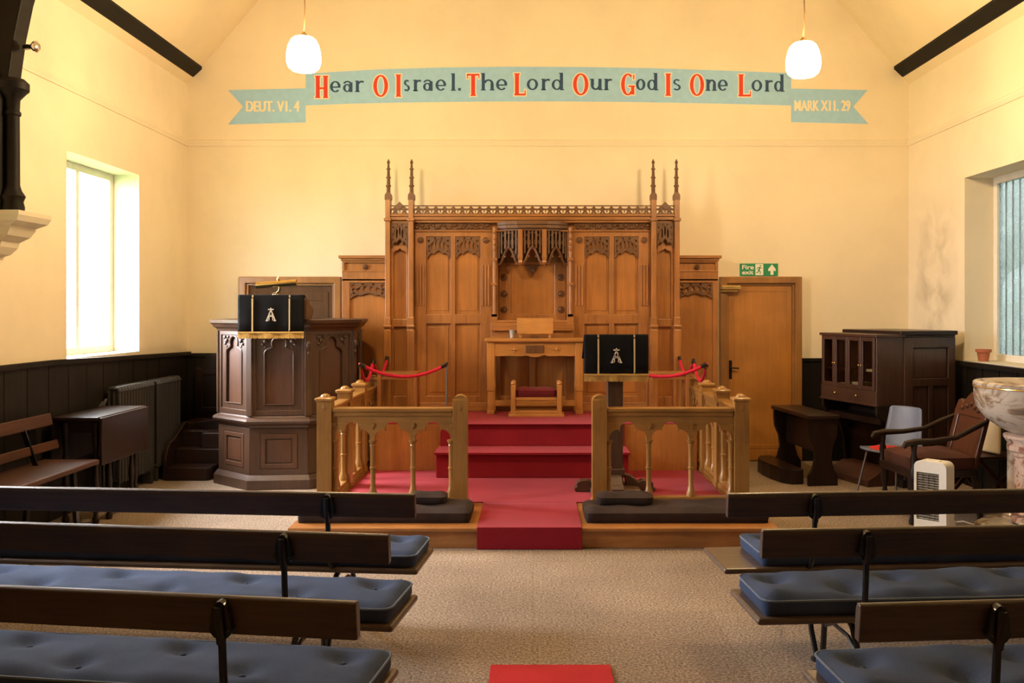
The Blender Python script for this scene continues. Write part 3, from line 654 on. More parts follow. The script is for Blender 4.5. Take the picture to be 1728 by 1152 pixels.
post(t, .0575, domed=False); post(t, 1.1275); arcade(t, .115, 1.07, 3)
t = thing('altar_rail', 'carved oak front altar rail right of the steps with lectern behind it', 'altar rail', (.465, 7.05, PZ), 0, 'oak altar rails')
post(t, .0575); post(t, 1.1775, domed=False); arcade(t, .115, 1.12, 3)
for s in (-1, 1):
    t = thing('altar_rail', 'oak side altar rail running back %s' % ('beside the pulpit' if s < 0 else 'on the side nearest the orange door'), 'altar rail', (s*1.645, 7.117, PZ), PI/2, 'oak altar rails')
    x = 0.0
    for q in (.652, 1.322, 2.012):
        arcade(t, x, q-.0575, 2); post(t, q, rods=q > 1, domed=False); x = q+.0575

# ------------------------------------------------------------------ cushions
def cushion(L, W, H, nx, ny, tufts, mat, name, parent=None, pipe=None, edge=.06, crn=.05):
    m = MB(); n1 = nx+1
    vs = []
    def top(u, v):
        x, y = u*L, v*W
        e = min(x, L-x, y, W-y)/edge; e = max(0, min(1, e)); z = H*(.72+.28*math.sin(e*PI/2))
        for (tx, tyy) in tufts:
            d2 = ((x-tx)**2+(y-tyy)**2)/(.06**2); z -= H*.42*math.exp(-d2)
        z += H*(.07*math.sin(x*9.1+1)*math.sin(y*13+1)+.05*math.sin(x*23+y*9))*e
        if crn:                                                  # rounded corners in plan
            a = (crn-x)/crn if x < crn else (x-(L-crn))/crn if x > L-crn else 0; b = (crn-y)/crn if y < crn else (y-(W-crn))/crn if y > W-crn else 0
            if a > 0 and b > 0:
                k = max(a, b)/math.hypot(a, b); x = crn-a*k*crn if x < crn else L-crn+a*k*crn; y = crn-b*k*crn if y < crn else W-crn+b*k*crn
        return (x, y, z)
    for j in range(ny+1):
        for i in range(nx+1): vs.append(top(i/nx, j/ny))
    fs = [(j*n1+i, j*n1+i+1, (j+1)*n1+i+1, (j+1)*n1+i) for j in range(ny) for i in range(nx)]
    loop = [i for i in range(nx)] + [j*n1+nx for j in range(ny)] + [ny*n1+i for i in range(nx, 0, -1)] + [j*n1 for j in range(ny, 0, -1)]
    k = len(vs); ins = lambda p, d: (min(max(p[0], d), L-d) if d > 0 else p[0]+(-d if p[0] > L-1e-6 else d if False else 0), min(max(p[1], d), W-d), 0)
    for q in loop: vs.append((vs[q][0], vs[q][1], H*.25))
    for q in loop:
        p = ins(vs[q], .012); vs.append((p[0], p[1], .0))
    c = len(loop)
    for i in range(c):
        j = (i+1) % c
        fs.append((loop[i], k+i, k+j, loop[j])); fs.append((k+i, k+c+i, k+c+j, k+j))
    fs.append(tuple(k+c+i for i in range(c)))
    m.add(vs, fs); o = m.build(name, mat, parent, smooth=True)
    if pipe:
        p = MB(); p.tube([(vs[q][0], vs[q][1], vs[q][2]) for q in loop], .005, 6, True); p.build('piping', pipe, o, smooth=True)
        for (tx, tyy) in tufts:
            bt = MB(); bt.ball((tx, tyy, top(tx/L, tyy/W)[2]+.003), .011, 8, 5, .5); bt.build('button', mat, o, smooth=True)
    return o
def long_kneeler(x0, x1, label):
    o = cushion(x1-x0, .42, .10, 60, 8, [], 'brown', 'kneeler_cushion', None); o.location = (x0, 6.44, PZ+.001); tag(o, label, 'kneeler', 'long kneelers on the platform edge')
long_kneeler(-1.72, -.455, 'long dark brown kneeler along platform edge left of the carpet')
long_kneeler(.375, 1.72, 'long dark brown kneeler along platform edge right of the carpet')
o = cushion(.28, .20, .075, 14, 8, [], 'brown', 'hassock'); o.location = (-.93, 6.60, PZ+.10); tag(o, 'small brown cushion resting on the long kneeler left of carpet', 'cushion')
o = cushion(.42, .22, .075, 16, 8, [], 'brown', 'hassock'); o.location = (.475, 6.58, PZ+.10); tag(o, 'flat brown cushion resting on the long kneeler right of carpet', 'cushion')

# ------------------------------------------------------------------ reredos
RX, RY = -.01, 9.66; K = RY/1500
rr = thing('reredos', 'tall carved oak gothic reredos with four pinnacles behind the communion table', 'reredos', (RX, RY, TZ))
def Z(py): return 1.7-(py-522)*K-TZ
def pl(d0, d1, p0, p1): return rect(d0*K, d1*K, Z(p1), Z(p0))
def panel_tracery(w, h, n=4):                                   # carved head: arch-edged plate pierced with lancets
    lo = [(0, 0), (.04*w, .02*h), (.12*w, .16*h), (.22*w, .24*h), (.30*w, .17*h), (.37*w, .27*h), (.5*w, .36*h), (.63*w, .27*h), (.70*w, .17*h), (.78*w, .24*h), (.88*w, .16*h), (.96*w, .02*h), (w, 0)]
    holes = []
    for i in range(n):
        c = w*(.5+(i-(n-1)/2)*.17); zc = h*(.66 - .10*abs(i-(n-1)/2)/((n-1)/2)); rx, rz2 = .055*w, .19*h
        holes.append([(c+rx*math.cos(a*PI/5), zc+rz2*math.sin(a*PI/5)) for a in range(10)])
    for c, zc, r in ((.10, .55, .05), (.90, .55, .05), (.10, .80, .06), (.90, .80, .06), (.36, .92, .04), (.64, .92, .04), (.12, .32, .035), (.88, .32, .035)):
        holes.append([(c*w+r*w*math.cos(a*PI/4), zc*h+r*w*math.sin(a*PI/4)) for a in range(8)])
    return lo+[(w, h), (0, h)], holes
def put_tracery(parent, x0, x1, z0, z1, y0, y1, n=4, name='tracery'):
    outer, holes = panel_tracery(x1-x0, z1-z0, n)
    m = MB(); m.plate([(x0+a, z0+b) for a, b in outer], [[(x0+a, z0+b) for a, b in h] for h in holes], y0, y1)
    w, h = x1-x0, z1-z0                                          # raised ribs over the plate
    for q in (-1, 1):
        m.tube([(x0+w*(.5+q*.5*math.cos(a)), y0, z0+h*.06+h*.82*math.sin(a)**1.3) for a in [PI/2*i/8 for i in range(1, 9)]], .0055, 5)
    m.tube([(x0+a, y0, z0+b) for a, b in outer[:13]], .006, 5)
    return m.build(name, 'carved', parent)
def disc(parent, x, z, y, r, name='rosette', mat='carved'):
    m = MB(); m.X = Matrix.Translation((x, y, z)) @ Matrix.Rotation(PI/2, 4, 'X')
    m.lathe([(r, 0), (r, .010), (r*.8, .014), (r*.6, .008), (r*.4, .016), (.001, .020)], 0, 0, 12)
    for k in range(5): m.ball((r*.62*math.cos(k*PI*.4), r*.62*math.sin(k*PI*.4), .012), r*.26, 6, 4, .6)
    return m.build(name, mat, parent, smooth=True)
# carcase behind the panelling
m = MB()
for s in (-1, 1):
    a, b = sorted((s*58*K, s*245*K)); m.box(a, b, .045, .32, 0, Z(365))
m.box(-58*K, 58*K, .20, .32, 0, Z(365)); m.box(-58*K, 58*K, .045, .2, 0, Z(560)); m.box(-58*K, 58*K, .02, .32, Z(376), Z(365))
m.build('carcase', 'panel', rr)
for s in (-1, 1):
    def sp(d0, d1, p0, p1): a, b = sorted((s*d0, s*d1)); return pl(a, b, p0, p1)
    m = MB(); m.plate(sp(59, 199, 390, 693), [sp(138, 179, 399, 530), sp(88, 130, 399, 530), sp(138, 179, 546, 668), sp(88, 130, 546, 668)], 0, .03)
    m.build('panel_frame', 'oak', rr, bevel=.005)
    for d0, d1 in ((137, 180), (87, 131)):
        for p0, p1 in ((398, 531), (545, 669)):
            r = sp(d0, d1, p0, p1); m = MB(); m.box(r[0][0], r[1][0], .03, .046, r[0][1], r[2][1]); m.box(r[0][0]+.035, r[1][0]-.035, .024, .03, r[0][1]+.045, r[2][1]-.045)
            m.build('panel', 'panel', rr, bevel=.006)
        r = sp(d0+1.5, d1-1.5, 399.5, 435); put_tracery(rr, r[0][0], r[1][0], r[0][1], r[2][1], .004, .026)
    # stiles with reeding and rosettes
    for d0, d1 in ((181, 196), (71, 87)):
        m = MB()
        for i in range(3):
            c = d0+(d1-d0)*(i+.5)/3; r = sp(c-1.5, c+1.5, 447, 516); m.box(r[0][0], r[1][0], -.012, 0, r[0][1], r[2][1])
        m.build('reeding', 'oak', rr, bevel=.004)
        disc(rr, s*(d0+d1)/2*K, Z(405), 0, 5.5*K)
    # beaded shaft beside the niche
    m = MB(); x = s*64*K; m.tube([(x, -.02, Z(560)), (x, -.02, Z(384))], .020, 8)
    for py in (392, 403, 412, 421): m.ball((x, -.045, Z(py)), .016, 8, 6)
    for py in (437, 478, 531): m.box(x-.03, x+.03, -.05, 0, Z(py)-.02, Z(py)+.008)
    m.box(x-.034, x+.034, -.05, 0, Z(548), Z(530)); m.build('niche_shaft', 'oak', rr, smooth=True)
    # carved vine frieze
    r = sp(72, 199, 375, 389); m = MB(); m.box(r[0][0], r[1][0], .005, .03, r[0][1], r[2][1])
    zc = (r[0][1]+r[2][1])/2; a, b = r[0][0], r[1][0]
    m.tube([(a+(b-a)*i/60, 0, zc+.024*math.sin(i*.62)) for i in range(61)], .008, 5)
    for i in range(14):
        c = a+(b-a)*(i+.5)/14; u = 1 if i % 2 else -1
        m.ball((c, .002, zc+u*.012), .022, 6, 5, .8); m.ball((c+.022, .004, zc-u*.02), .013, 6, 4)
    m.build('vine_frieze', 'carved', rr)
    # tower bay
    m = MB(); m.plate(sp(207, 239, 373, 693), [sp(212, 234, 376, 538), sp(212, 234, 551, 668)], -.02, .03); m.build('tower_frame', 'oak', rr, bevel=.004)
    for p0, p1 in ((375, 539), (550, 669)):
        r = sp(211, 235, p0, p1); m = MB(); m.box(r[0][0], r[1][0], .02, .046, r[0][1], r[2][1]); m.build('tower_panel', 'panel', rr)
    r = sp(209, 237, 376, 418); put_tracery(rr, r[0][0], r[1][0], r[0][1], r[2][1], -.036, -.012, 3)
    r = sp(211, 235, 418, 428); m = MB(); a, b = r[0][0], r[1][0]
    m.plate([(a, Z(430)), (a+.02, Z(424)), ((a+b)/2-.02, Z(422)), ((a+b)/2, Z(419)), ((a+b)/2+.02, Z(422)), (b-.02, Z(424)), (b, Z(430)), (b, Z(415)), (a, Z(415))], [], -.03, .0); m.build('tower_arch', 'oak', rr)
    # buttress posts with pinnacles
    for d in (203.5, 242.5):
        x = s*d*K; h = 4.2*K
        m = MB(); m.box(x-h, x+h, -.08, .05, 0, Z(338)); m.box(x-h-.012, x+h+.012, -.105, .05, 0, Z(556)); m.box(x-h-.006, x+h+.006, -.092, .05, Z(556), Z(535)); m.box(x-h-.016, x+h+.016, -.11, .05, Z(552), Z(548))
        m.box(x-h-.012, x+h+.012, -.098, .05, Z(374), Z(369)); m.box(x-h-.02, x+h+.02, -.12, .05, 0, .05)
        p = m.build('buttress', 'oak', rr, bevel=.005)
        m = MB(); y = -.015
        m.plate([(x-.036, Z(338)), (x+.036, Z(338)), (x+.036, Z(330)), (x+.022, Z(326)), (x-.022, Z(326)), (x-.036, Z(330))], [], y-.036, y+.036)
        m.lathe([(.022, Z(327)), (.018, Z(300)), (.011, Z(277)), (.004, Z(272))], x, y, 8)
        for py, q in ((314, .024), (300, .022), (285.5, .019)):
            for k in range(4): m.ball((x+q*.62*math.cos(k*PI/2), y+q*.62*math.sin(k*PI/2), Z(py)), q*.62, 6, 5)
        m.lathe([(.002, Z(279)), (.019, Z(274.5)), (.002, Z(268.5))], x, y, 6)
        m.build('pinnacle', 'carved', rr)
# cornice and cresting
m = MB(); m.box(-239*K, 239*K, -.05, .33, Z(372), Z(366)); m.box(-239*K, 239*K, -.065, .33, Z(366), Z(362)); m.box(-199*K, 199*K, -.03, .04, Z(376), Z(372)); m.box(-199*K, 199*K, -.02, .03, Z(391), Z(388.5)); m.build('cornice', 'oak_h', rr, bevel=.006)
def cresting(d0, d1, n, name):
    m = MB(); a, b = d0*K, d1*K; y0, y1 = -.045, -.020
    m.box(a, b, y0, y1, Z(348.6), Z(347)); m.box(a, b, y0-.005, y1+.005, Z(362.5), Z(360.5))
    u = (b-a)/n; zc = (Z(348)+Z(361))/2; hh = (Z(348)-Z(361))/2
    for i in range(n):
        c = a+u*(i+.5)
        m.plate([(c, zc+hh), (c+u*.38, zc+hh*.12), (c+u*.10, zc-hh*.45), (c-u*.10, zc-hh*.45), (c-u*.38, zc+hh*.12)], [], y0, y1)
        m.bar((c-u*.5, (y0+y1)/2, zc+hh*.12), (c+u*.5, (y0+y1)/2, zc+hh*.12), .02, .011, (0, 1, 0))
        for q in (-1, 1): m.bar((c+q*u*.06, (y0+y1)/2, zc-hh*.4), (c+q*u*.24, (y0+y1)/2, zc-hh), .02, .013, (0, 1, 0))
        m.bar((c-u*.5, (y0+y1)/2, zc), (c-u*.5, (y0+y1)/2, zc-hh*.7), .012, .01, (0, 1, 0))
    return m.build(name, 'carved', rr)
cresting(-199, 199, 27, 'cresting')
for s in (-1, 1):
    a, b = sorted((s*208, s*238)); cresting(a, b, 2, 'cresting')
    m = MB(); c = s*223*K; m.plate([(c-.045, Z(348)), (c, Z(341)), (c+.045, Z(348)), (c, Z(355))], [], -.05, -.02); m.build('finial', 'carved', rr)
# niche: recessed panel, rosettes, ledge
m = MB(); m.plate(pl(-58, 58, 440, 545), [pl(-37, 37, 446, 530)], .165, .20); m.build('niche_frame', 'oak', rr, bevel=.01)
m = MB(); r = pl(-38, 38, 445, 531); m.box(r[0][0], r[1][0], .186, .2, r[0][1], r[2][1]); m.build('niche_panel', 'panel', rr)
for s in (-1, 1):
    for py in (467, 495, 522): disc(rr, s*48.5*K, Z(py), .165, 6*K)
m = MB(); m.box(-60*K, 60*K, -.05, .2, Z(545), Z(540)); m.box(-70*K, 70*K, -.065, .05, Z(558), Z(545)); m.box(-70*K, 70*K, -.03, .05, Z(574), Z(558)); m.build('niche_ledge', 'oak_h', rr, bevel=.008)
m = MB(); m.plate(pl(-59, 59, 574, 693), [pl(-54, -5, 582, 668), pl(5, 54, 582, 668)], 0, .03); m.build('panel_frame', 'oak', rr, bevel=.005)
for a, b in ((-55, -4), (4, 55)):
    r = pl(a, b, 581, 669); m = MB(); m.box(r[0][0], r[1][0], .03, .046, r[0][1], r[2][1]); m.build('panel', 'panel', rr)
# canopy over the niche
cp = MB(); cp.plate([(-59*K, .2), (-59*K, .0), (-45*K, -.06), (-25*K, -.105), (0, -.12), (25*K, -.105), (45*K, -.06), (59*K, .0), (59*K, .2)], [], Z(386), Z(380), 'z')
cp.plate([(-59*K, .2), (-59*K, .02), (-44*K, -.035), (-24*K, -.075), (0, -.088), (24*K, -.075), (44*K, -.035), (59*K, .02), (59*K, .2)], [], Z(390), Z(386), 'z')
cp.plate([(-59*K, .2), (-59*K, -.01), (-45*K, -.075), (-25*K, -.12), (0, -.135), (25*K, -.12), (45*K, -.075), (59*K, -.01), (59*K, .2)], [], Z(380), Z(374), 'z')
cano = cp.build('canopy', 'carved', rr, bevel=.003)
for x0, y0, x1, y1 in ((-58*K, .02, -21*K, -.065), (-19*K, -.072, 19*K, -.072), (21*K, -.065, 58*K, .02)):
    L = math.hypot(x1-x0, y1-y0); a = math.atan2(y1-y0, x1-x0); m = MB(); m.X = Matrix.Translation((x0, y0, 0)) @ Matrix.Rotation(a, 4, 'Z')
    zt, zb = Z(390), Z(447); h = zt-zb
    vb = MB(); vb.X = m.X; vb.plate([(0, zt), (0, zb+h*.10), (L*.18, zb+h*.16), (L*.36, zb+h*.36), (L*.5, zb+h*.52), (L*.64, zb+h*.36), (L*.82, zb+h*.16), (L, zb+h*.10), (L, zt)], [], .035, .050); vb.build('canopy_shade_plate', 'canopy_shade', cano)  # dark plate behind the ribs, its colour standing in for deep canopy shade
    for i in range(7):
        x = L*i/6; x = min(max(x, .010), L-.010); m.bar((x, 0, zt), (x, 0, zb+h*(.20 if i in (0, 6) else .34 if i in (1, 5) else .48)), .017 if i % 2 else .022, .018, (0, 1, 0))
    for q in (-1, 1):                                            # ogee arch ribs
        m.tube([(L/2+q*L*.5*u, -.006, zb+h*(.52-.50*u**.8+.07*math.sin(u*2*PI))) for u in [i/10 for i in range(11)]], .013, 6)
        m.tube([(L/2+q*L*.5*u, 0, zb+h*(.95-.30*u*u)) for u in [i/6 for i in range(7)]], .007, 5)
        for u in (.35, .6, .85): m.ball((L/2+q*L*.5*u, -.004, zb+h*(.40-.44*u)), .016, 6, 5)
        for k in (.30, .70): m.tube([(L*.5+q*L*.5*k+.018*math.cos(a2), 0, zb+h*.66+.03*math.sin(a2)) for a2 in [2*PI*i/10 for i in range(10)]], .005, 5, True)
    m.ball((L/2, -.008, zb+h*.52), .02, 6, 5)
    m.build('canopy_tracery', 'carved', cano)
for s in (-1, 1):
    x = s*20*K; m = MB(); m.box(x-.022, x+.022, -.105, -.06, Z(440), Z(388)); m.box(x-.026, x+.026, -.11, -.055, Z(436), Z(432)); m.lathe([(.024, Z(440)), (.028, Z(443)), (.012, Z(447)), (.002, Z(449))], x, -.083, 8)
    m.build('pendant', 'oak', cano, bevel=.003)
m = MB()                                                         # carved pendant boss hanging over the niche panel
m.plate([(-.09, Z(447)), (-.03, Z(452)), (0, Z(466)), (.03, Z(452)), (.09, Z(447))], [], .150, .185); m.ball((0, .16, Z(455)), .035, 8, 6); m.build('boss', 'carved', rr)
# plinth
m = MB(); m.box(-200*K, 200*K, -.035, .045, 0, .07); m.box(-200*K, 200*K, -.025, .04, .07, .09); m.build('plinth', 'oak_h', rr, bevel=.006)
# side wings
for s in (-1, 1):
    kk = 9.8/1500
    a, b = ((577-900)*kk-RX, -246*K-.003) if s < 0 else (246*K+.003, (1212-900)*kk-RX)
    def wz(py): return 1.7-(py-522)*kk-TZ
    m = MB(); m.box(a, b, .17, .32, -TZ, wz(440)); wg = m.build('side_wing', 'panel', rr)
    e0, e1 = (a-.012, b) if s < 0 else (a, b+.012)
    m = MB(); m.box(e0-(.02 if s < 0 else 0), e1+(.02 if s > 0 else 0), .10, .33, wz(436), wz(431)); m.box(e0, e1, .125, .33, wz(440), wz(436)); m.box(a, b, .135, .2, wz(459), wz(456)); m.box(a, b, .14, .2, wz(474), wz(470)); m.build('wing_cornice', 'oak_h', wg, bevel=.005)
    st = .085
    h0, h1 = (a+st, b-.02) if s < 0 else (a+.02, b-st*.7)
    m = MB(); m.plate(rect(a, b, -TZ, wz(440)), [rect(h0, h1, .05, wz(477)), rect(a+.03, b-.03, wz(456.5), wz(443))], .14, .17); m.build('wing_frame', 'oak', wg, bevel=.005)
    put_tracery(wg, h0, h1, wz(503), wz(478), .145, .165, 4)
    disc(wg, (a+b)/2, wz(450), .155, .028)

# ------------------------------------------------------------------ communion table and things on it
AY = 9.25; k = AY/1500
def AX(px): return (px-900)*k
def AZ(py): return 1.7-(py-522)*k-TZ-.009
at_ = thing('communion_table', 'orange oak communion table with scalloped apron on the red carpet', 'table', (0, AY, TZ+.009))
m = MB(); m.box(AX(818), AX(987), -.02, .36, AZ(576.5), AZ(571)); m.build('table_top', 'altar_h', at_, bevel=.006)
for px in (828, 977.5):
    for yy in (.035, .305):
        x = AX(px); m = MB(); m.box(x-.040, x+.040, yy-.035, yy+.035, AZ(660), AZ(576.5)); m.box(x-.034, x+.034, yy-.030, yy+.030, .045, AZ(660)); m.box(x-.040, x+.040, yy-.036, yy+.036, 0, .045)
        m.build('leg', 'altar', at_, bevel=.006)
pts = [(AX(833), AZ(576.5)), (AX(833), AZ(601))]
pts += [(AX(833)+ (AX(886)-AX(833))*u, AZ(598.5+3.2*math.sin(u*PI*1.0)+1.5*math.cos(u*2*PI))) for u in [i/14 for i in range(1, 15)]]
pts += [(AX(886)+ (AX(919)-AX(886))*u, AZ(598.5+4*math.sin(u*PI))) for u in [i/10 for i in range(1, 11)]]
pts += [(AX(919)+ (AX(972)-AX(919))*u, AZ(598.5+3.2*math.sin(u*PI)+1.5*math.cos(u*2*PI))) for u in [i/14 for i in range(1, 15)]]
pts += [(AX(972), AZ(601)), (AX(972), AZ(576.5))]
m = MB(); m.plate(pts, [], .01, .035); m.build('apron', 'altar_h', at_, bevel=.003)
m = MB(); m.box(AX(887), AX(918), .002, .01, AZ(595), AZ(582.5)); m.build('name_plaque', 'carved', at_, bevel=.002)
for px in (868, 939.5):
    m = MB(); x, z = AX(px), AZ(589.5)
    m.bar((x-.036, .007, z), (x+.036, .007, z), .020, .008, (0, 1, 0)); m.bar((x, .007, z-.034), (x, .007, z+.034), .020, .008, (0, 1, 0)); m.ball((x, .004, z), .013, 8, 6)
    m.build('carved_cross', 'altar', at_, bevel=.002)
for yy in (.30,):
    m = MB(); m.box(AX(832), AX(974), yy-.015, yy+.015, .055, .115); m.build('stretcher', 'altar_h', at_, bevel=.004)
for px in (828, 977.5):
    m = MB(); m.box(AX(px)-.012, AX(px)+.012, .06, .28, .06, .11); m.build('stretcher', 'altar', at_, bevel=.004)
topz = TZ+.009+AZ(571)
t = thing('book_stand', 'pale sloping wooden book stand on the communion table', 'book stand', (AX(903), AY+.17, topz))
m = MB(); m.X = Matrix.Translation((0, -.06, .055)) @ Matrix.Rotation(math.radians(-22), 4, 'X'); m.box(-.19, .19, -.012, .012, 0, .165); m.build('rest_board', 'altar_h', t, bevel=.004)
m = MB(); m.box(-.185, .185, -.10, -.05, .045, .060); m.build('ledge', 'altar_h', t, bevel=.003)
for x in (-.155, .155):
    m = MB(); m.box(x-.013, x+.013, -.085, .08, 0, .05); m.build('foot', 'altar', t, bevel=.004)
t = thing('water_glass', 'small cut glass tumbler left of the book stand', 'glass', (AX(864), AY+.2, topz))
m = MB(); m.lathe([(.026, .001), (.030, .03), (.034, .085), (.030, .085), (.026, .03), (.022, .01), (.001, .01)], 0, 0, 12); m.build('bowl', plain('cut_glass', (.55, .58, .60), .08, .4), t, smooth=True)
# kneeling stool in front of the table
SY = 9.06; k2 = SY/1500
def SX(px): return (px-905)*k2
t = thing('kneeling_stool', 'low oak kneeling stool with maroon velvet pad before communion table', 'stool', (5*k2, SY, TZ+.009))
for px in (866, 944):
    for yy in (0, .19):
        m = MB(); x = SX(px); m.box(x-.024, x+.024, yy-.022, yy+.022, 0, .325); m.lathe([(.022, .325), (.028, .335), (.022, .352), (.001, .358)], x, yy, 10); m.build('post', 'altar', t, bevel=.006)
    m = MB(); m.box(x-.018, x+.018, .02, .17, .16, .31); m.build('side_board', 'altar', t, bevel=.004)
m = MB(); m.box(SX(870), SX(940), -.01, .20, .165, .195); m.plate([(SX(870), .165), (SX(870), .12), (SX(878), .15), (SX(890), .155), (SX(897), .145), (SX(905), .16), (SX(913), .145), (SX(920), .155), (SX(932), .15), (SX(940), .12), (SX(940), .165)], [], -.005, .012); m.build('seat_rail', 'altar_h', t, bevel=.004)
c = cushion(SX(940)-SX(870)-.01, .20, .095, 16, 8, [], 'maroon', 'velvet_pad', t); c.location = (SX(870)+.005, 0, .196)
m = MB(); m.box(SX(858), SX(952), -.03, .22, 0, .028); m.box(SX(862), SX(948), -.02, .21, .028, .06); m.build('base_board', 'altar_h', t, bevel=.005)

# side tables either side, rope poles and ropes
for s in (-1, 1):
    t = thing('side_table', 'low slim oak side table %s' % ('behind the left rope, at the foot of the reredos' if s < 0 else 'behind the right rope, near the lectern'), 'table', (s*1.36, 9.0, TZ+.009), 0, 'side tables by the reredos')
    m = MB(); m.box(-.20, .20, -.14, .14, .435, .46); m.build('table_top', 'oak_h', t, bevel=.005)
    for x in (-.18, .18):
        for y in (-.12, .12):
            m = MB(); m.box(x-.018, x+.018, y-.018, y+.018, 0, .435); m.build('leg', 'oak', t, bevel=.004)
    for y in (-.1165, .1165):
        m = MB(); m.box(-.18, .18, y-.009, y+.009, .39, .435); m.build('apron', 'oak_h', t, bevel=.003)
def rope(p, q, sag, label):
    p, q = Vector(p), Vector(q); n = 26; pts = []
    for i in range(n+1):
        u = i/n; c = p.lerp(q, u); c.z -= sag*4*u*(1-u); pts.append(c)
    t = thing('barrier_rope', label, 'rope', p, 0, 'red barrier ropes')
    m = MB(); m.tube([c-p for c in pts], .016, 8)
    for k in range(2):
        m.tube([pts[i]-p+Vector((0, .010*math.cos(i*1.9+k*PI), .010*math.sin(i*1.9+k*PI))) for i in range(n+1)], .008, 5)
    m.build('braided_rope', 'rope', t, smooth=True)
    for c, d in ((pts[0], pts[2]), (pts[-1], pts[-3])):
        m = MB(); m.tube([c-p, c.lerp(d, .8)-p], .019, 8); m.build('end_cap', 'iron', t, smooth=True)
for s in (-1, 1):
    side = 'left' if s < 0 else 'right'
    where = 'pulpit' if s < 0 else 'oak exit door'
    t = thing('rope_pole', 'thin steel rope pole on the top step %s' % ('left of communion table' if s < 0 else 'hidden behind the lectern fall'), 'pole', (s*.845, 8.66, TZ+.009))
    m = MB(); m.lathe([(.055, 0), (.055, .008), (.012, .02)], 0, 0, 14); m.build('base', 'steel', t, smooth=True)
    m = MB(); m.tube([(0, 0, .015), (0, 0, .56)], .008); m.build('pole', 'steel', t, smooth=True)
    m = MB(); m.ball((0, 0, .565), .015, 8, 6); m.build('knob', 'iron', t, smooth=True)
    rope((s*.845, 8.645, 1.165), (s*1.645, 8.43, 1.185), .12, 'red rope slung across the front of the reredos, %s' % ('pulpit side' if s < 0 else 'lectern side'))
    rope((s*1.645, 8.43, 1.185), (s*1.645, 9.12, 1.185), .19, 'red rope along the side rail nearest the %s' % where)
    rope((s*1.645, 9.12, 1.185), (s*1.565, 9.54, 1.19), .16, 'short red rope from side rail to reredos, %s side' % where)

# ------------------------------------------------------------------ lectern with velvet fall
def monogram(parent, x, z, y, s):                                # interlaced A, M and small cross in silver thread
    m = MB(); w = .012*s
    def b(p, q, ww=w): m.bar((x+p[0]*s, y, z+p[1]*s), (x+q[0]*s, y, z+q[1]*s), ww, .003, (0, 1, 0))
    b((-.045, -.06), (0, .055)); b((.045, -.06), (0, .055)); b((-.028, -.015), (.028, -.015)); b((-.055, -.062), (-.03, -.062)); b((.03, -.062), (.055, -.062))
    b((-.03, .06), (.03, .06)); b((0, .04), (0, .078)); b((-.02, -.06), (-.02, .02), w*.7); b((.02, -.06), (.02, .02), w*.7); b((-.02, .02), (0, -.02), w*.7); b((.02, .02), (0, -.02), w*.7)
    m.build('monogram', 'silver', parent)
def velvet_fall(name, label, loc, W, H, D, drop, rz=0, tail=False):          # cloth over a sloping desk: front drop, top and fringe
    t = thing(name, label, 'cloth', loc, rz)
    n = 28; m = MB(); vs = []
    rows = [(D, -drop), (D*.5, -drop*.5), (.015, -.002), (.004, 0), (-.006, -.004), (-.012, -.03), (-.014, -H*.35), (-.016, -H*.7), (-.018, -H)]
    for j, (yy, zz) in enumerate(rows):
        amp = .007*max(0, j-4)/4
        for i in range(n+1):
            u = i/n; vs.append(((u-.5)*W*(1-.00*j), yy-.012+amp*math.sin(u*19+j*.3), zz+.008))
    fs = [(j*(n+1)+i, j*(n+1)+i+1, (j+1)*(n+1)+i+1, (j+1)*(n+1)+i) for j in range(len(rows)-1) for i in range(n)]
    m.add(vs, fs); o = m.build('velvet_drop', 'velvet', t, smooth=True)
    so = o.modifiers.new('thick', 'SOLIDIFY'); so.thickness = .008; so.offset = 1
    m = MB(); k = 60
    for i in range(k):
        u = (i+.5)/k; x = (u-.5)*W; y = -.036+.007*math.sin(u*19+2.4); m.bar((x, y, -H+.012), (x+.003*math.sin(i*5), y-.002, -H-.045+.004*math.sin(i*3)), W/k*.95, .006, (0, 1, 0))
    m.box(-W/2, W/2, -.048, -.026, -H+.004, -H+.018); m.build('gold_fringe', 'gold', t)
    for x in (-W*.28, W*.28):
        m = MB(); m.box(x-.006, x+.006, -.044, -.030, -H+.01, -.02); m.box(x-.006, x+.006, -.03, .0, -.02, .012); m.build('gold_braid', 'braid', t)
    monogram(t, 0, -H*.50, -.042, .85)
    return t
LX, LY = .690, 7.55
t = thing('lectern', 'dark oak pedestal lectern under a black velvet fall behind the right rail', 'lectern', (LX, LY, PZ+.010))
m = MB(); m.lathe([(.30, 0), (.30, .035), (.27, .05), (.14, .055)], 0, 0, 4, PI/4)
for a in range(4):
    m.X = Matrix.Rotation(a*PI/2, 4, 'Z'); m.plate([(.10, .0), (.335, .0), (.345, .03), (.32, .045), (.325, .075), (.29, .095), (.23, .10), (.20, .085), (.13, .14), (.08, .15)], [], -.05, .05)
m.X = None; m.build('base', 'lectern', t, bevel=.006)
m = MB(); m.box(-.066, .066, -.066, .066, .05, .98); m.box(-.08, .08, -.08, .08, .14, .20); m.box(-.08, .08, -.08, .08, .94, .99); m.build('stem', 'lectern', t, bevel=.008)
m = MB(); m.plate([(-.12, 1.00), (.10, .98), (.24, 1.04), (.24, 1.08), (-.14, 1.31), (-.14, 1.24)], [], -.24, .24, 'x'); m.build('desk', 'lectern', t, bevel=.005)
velvet_fall('lectern_fall', 'black velvet fall with gold fringe on the lectern right of steps', (LX, LY-.13, PZ+.010+1.318), .535, .33, .36, .215)

